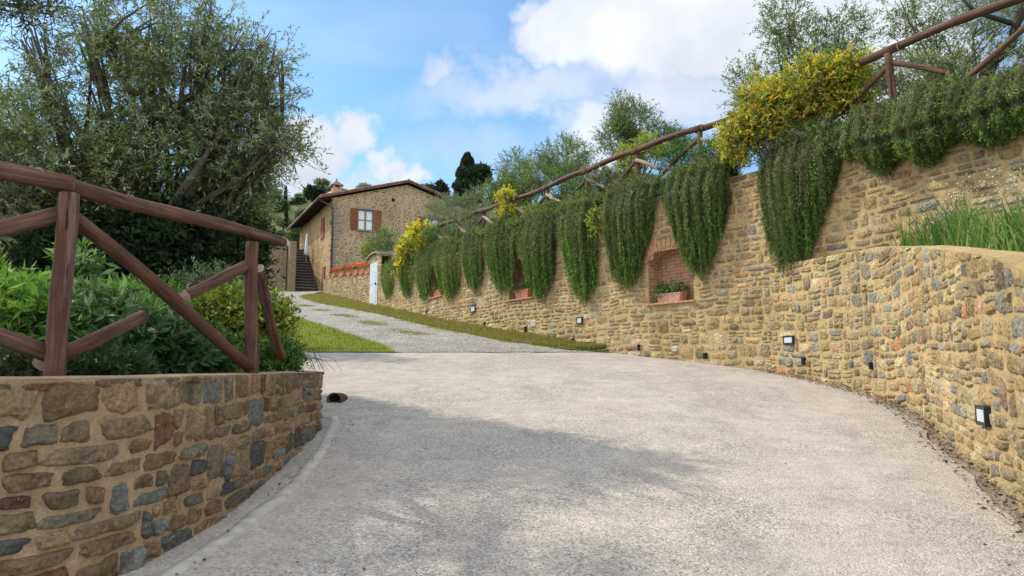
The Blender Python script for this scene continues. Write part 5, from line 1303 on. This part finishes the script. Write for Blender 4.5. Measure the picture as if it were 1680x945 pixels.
c = hp(-.05, 3.0, 12.0); mb.box(c, (.06, 1.1, 1.6), 0, (U, Vd), .01); mb.build('shutter', 'shutter_wood', house)
mb = MB(); c = hp(-.05, 2.2, HB+1.1); mb.box(c, (.08, .9, 2.1), 0, (U, Vd), .01); mb.build('door', 'shutter_wood', house)
# stairs beside the house
st = empty('stone_staircase', (*(HC+Vd*4-U*1), 7.0)); tag(st, 'grey stone outdoor staircase climbing beside the house wall', 'stairs')
mb = MB(); ns = 15; zb = float(G(53.2))
for k in range(ns):
    mb.box(hp(-.95, 4.0+k*.35+.6, zb+(k+1)*.265-.65), (1.7, 1.2, 1.2), 1, (U, Vd), .012); mb.box(hp(-.95, 4.0+k*.35+.575, zb+(k+1)*.265-.02), (1.74, 1.25, .06), 0, (U, Vd), .01)
mb.build('steps', ['step_stone', 'bark_dark'], st)  # dark risers under paler treads: step shading put into the colours
mb = MB(); mb.box(hp(-.95, 4.0+ns*.35+2.0, zb+ns*.265-1), (1.9, 3.6, 2.0), 0, (U, Vd), .02); mb.build('landing', 'step_stone', st)
mb = MB(); mb.box(hp(-2.05, 3.9, zb+1.75), (.5, .6, 3.9), 0, (U, Vd), .03); mb.build('parapet_pillar', 'rubble', st)
mb = MB()
V = []
for x in (-2.25, -1.83):
    V += [hp(x, 4.2, zb-.2), hp(x, 12.5, zb-.2), hp(x, 12.5, zb+5.0), hp(x, 9.3, zb+5.0), hp(x, 4.2, zb+3.4)]
mb.add(V, [(4, 3, 2, 1, 0), (5, 6, 7, 8, 9), (0, 1, 6, 5), (4, 9, 8, 3), (3, 8, 7, 2), (1, 2, 7, 6), (0, 5, 9, 4)]); mb.build('parapet', 'rubble', st)
yw = empty('yard_wall', (*(HC+Vd*4.2-U*4), 7.0)); tag(yw, 'stone yard wall left of the staircase pillar', 'wall')
mb = MB(); mb.box(hp(-3.6, 5.0, zb+1.6), (2.6, .5, 3.7), 0, (U, Vd), .03); mb.build('masonry', 'rubble', yw)
mb = MB(); mb.box(hp(-3.6, 5.0, zb+3.5), (2.7, .6, .1), 0, (U, Vd), .02); mb.build('coping', 'grey_stone', yw)
mb = MB(); c = hp(-4.6, 3.6, zb-.1); mb.tube([c, c+np.array([0, 0, 3.4])], .05, 6); tag(mb.build('metal_post', 'grey_metal', origin=tuple(c)), 'thin grey metal post standing left of the stone yard wall', 'post')
pr = empty('closed_parasol', tuple(hp(-.4, 7.2, zb+2.6))); tag(pr, 'closed white parasol on the landing under the house eaves', 'parasol')
c = hp(-.4, 7.2, zb+2.55); mb = MB(); mb.tube([c, c+np.array([0, 0, 2.5])], .03, 6); mb.build('pole', 'grey_metal', pr)
mb = MB(); mb.tube([c+np.array([0, 0, z]) for z in (.7, 1.0, 1.8, 2.3, 2.5)], [.2, .17, .12, .08, .03], 10); mb.build('canopy', 'white_cloth', pr, smooth=True)
lo = [lobe(628, 395, 44, .9, .75, 420), lobe(618, 412, 43.5, .7, .6, 260)]
tree('olive_tree', 'round green bush tree in front of the gable below the shuttered window', 'tree', (lo[0][0][0], 44, 6.9), lo, .08, GREEN+OLIVE[:2], 601, tl=.3, per=9, lsize=.09, lw=.4)
lo = [lobe(602, 412, 43, .45, .5, 180)]
tree('yellow_green_bush', 'small yellow green bush between geraniums and gable wall', 'bush', (lo[0][0][0], 43, 6.7), lo, .04, YGREEN, 602, tl=.2, per=8, lsize=.08, lw=.4, crown='leaves')

# ------------------------------------------------------------------ trees on the far slopes
def TZ(X, Y):
    z = float(G(Y))-.12; fr = min(1, max(0, (Y-58)/60))
    return z+fr*(float(fbm(X, Y, .045, 1))*3+float(fbm(X, Y, .011, 4))*5)
def cypress(label, px, ptop, Y, wpx, seed, pbot=None, group='dark cypresses on the far slope'):
    tp = at(px, ptop, Y); zb_ = TZ(tp[0], Y)-.5 if pbot is None else z_at(Y, pbot); H = tp[2]-zb_; w = wpx/FPX*Y/2; rng = np.random.default_rng(seed)
    root = empty('cypress_tree', (tp[0], Y, zb_)); tag(root, label, 'tree', group)
    mb = MB(); mb.tube([(tp[0], Y, zb_-.3), (tp[0], Y, zb_+H*.9)], [w*.2, w*.03], 7); mb.build('trunk', 'bark_dark', root)
    n = 2600; t_ = rng.random(n)**.8; prof = np.interp(t_, [0, .08, .3, .7, 1], [.55, .85, 1, .62, .03])*(1+.15*np.sin(t_*26+seed)); a = rng.uniform(0, 2*math.pi, n); r = w*prof*rng.uniform(.55, 1.05, n)
    P = np.stack([tp[0]+r*np.cos(a), Y+r*np.sin(a), zb_+.1+t_*H*.985], 1); D = np.stack([np.cos(a)*.3, np.sin(a)*.3, np.ones(n)], 1)+rng.standard_normal((n, 3))*.2
    V, F = leaf_quads(P, D, np.full(n, H*.09), np.full(n, w*.42), rng); mk('crown', V, F, 'leaf', root, col=np.repeat(palette_cols(DARK, n, rng), 4, 0), smooth=False)
def far_tree(label, px, ptop, pbot, wpx, Y, seed, pal, umb=False, group='trees on the far slope', n=1300, name=None):
    c = at(px, (ptop+pbot)/2, Y); rz = abs(z_at(Y, ptop)-z_at(Y, pbot))/2; rx = wpx/FPX*Y/2; rng = np.random.default_rng(seed); zb_ = min(TZ(c[0], Y), c[2]-rz*.6)
    root = empty(name or ('umbrella_pine' if umb else 'broadleaf_tree'), (c[0], Y, zb_)); tag(root, label, 'tree', group)
    mb = MB(); mb.tube([(c[0], Y, zb_-.4), (c[0]+.2, Y, c[2]-rz*.3)], [rx*.12, rx*.07], 7)
    for k in range(5): e = c+rng.uniform(-.6, .6, 3)*np.array([rx, rx, rz]); mb.tube([(c[0]+.1, Y, c[2]-rz*.7), e], [rx*.06, rx*.02], 5)
    mb.build('trunk', 'bark_dark', root)
    lob = [(c+np.array([rng.uniform(-.55, .55)*rx, rng.uniform(-.4, .4)*rx, rng.uniform(-.4, .45)*rz]), (rx*rng.uniform(.35, .55), rx*.5, rz*rng.uniform(.4, .6)), n//7) for k in range(7)]
    ls = max(.16, Y*.0035); V, F, Cc = twig_foliage(lob, ls*1.5, 5, ls, .6, pal, rng, .3, 1.3, -.5, False); mk('crown', V, F, 'leaf', root, col=Cc, smooth=False)
cypress('tall broad cypress rising right of the house roof', 767, 256, 95, 44, 701, 345)
cypress('thin cypress tip above the terraces left of the house', 469, 308, 140, 5, 702, 350)
cypress('narrow dark cypress halfway up the terraced slope left of the house', 470, 342, 110, 6, 703, 372)
cypress('dark cypress top peeping over the trees at the olive crown edge', 431, 312, 140, 9, 704, 350)
MID = [(.05, .075, .03), (.065, .09, .035), (.04, .06, .025)]
FT = [('flat topped pine against the sky just right of the tall cypress', 790, 268, 330, 50, 100, DARK, True), ('dark rounded pine left of the tall cypress', 727, 291, 345, 26, 105, DARK, False), ('low green tree above the right slope of the house roof', 702, 298, 350, 34, 108, MID, False),
      ('umbrella pine rising beside the house chimney', 516, 307, 330, 28, 120, DARK, True), ('dark trees cluster crown left of the thin cypress tip', 440, 322, 350, 30, 140, DARK, False), ('green tree just right of the thin cypress tip', 487, 328, 352, 28, 140, MID, False),
      ('wide dark tree crown at the left end of the far ridge', 415, 325, 355, 32, 138, DARK, False), ('green bush tree on the terrace below the far ridge', 455, 330, 352, 28, 135, MID, False), ('dark tree mass behind the sparse olive', 822, 292, 350, 60, 98, DARK, False),
      ('grey green tree on the lower terrace left of the eaves', 485, 372, 415, 40, 80, [(.10, .13, .06), (.08, .11, .045)], False), ('olive coloured tree on the slope above the staircase', 455, 378, 415, 36, 85, [(.11, .14, .07), (.08, .11, .05)], False),
      ('pale bush on the terrace beneath the narrow cypress', 500, 345, 372, 24, 105, [(.12, .15, .07), (.1, .12, .06)], False), ('dark tree low at the left beside the silvery olive', 425, 400, 455, 40, 60, DARK, False)]
for i, (lb, px, a, b_, w, Y, pal, um) in enumerate(FT): far_tree(lb, px, a, b_, w, Y, 720+i, pal, um)
rng = np.random.default_rng(99)
protos = []
far_tree('grey green olive tree far off on the hillside', -60, 395, 425, 50, 75, 790, OLIVE_L, False, 'olive trees scattered over the far hillside', 700, 'hillside_olive')
pt0 = bpy.data.objects['hillside_olive']
for k in range(110):
    Y = rng.uniform(62, 165); X = rng.uniform(-.8, .75)*Y
    if -.42 < X/Y < -.02 and Y < 72: continue
    copy_tree(pt0, (X, Y, TZ(X, Y)-.2), 'grey green olive tree far off on the hillside', rz=rng.uniform(0, 6.28), sc=rng.uniform(.6, 1.25))
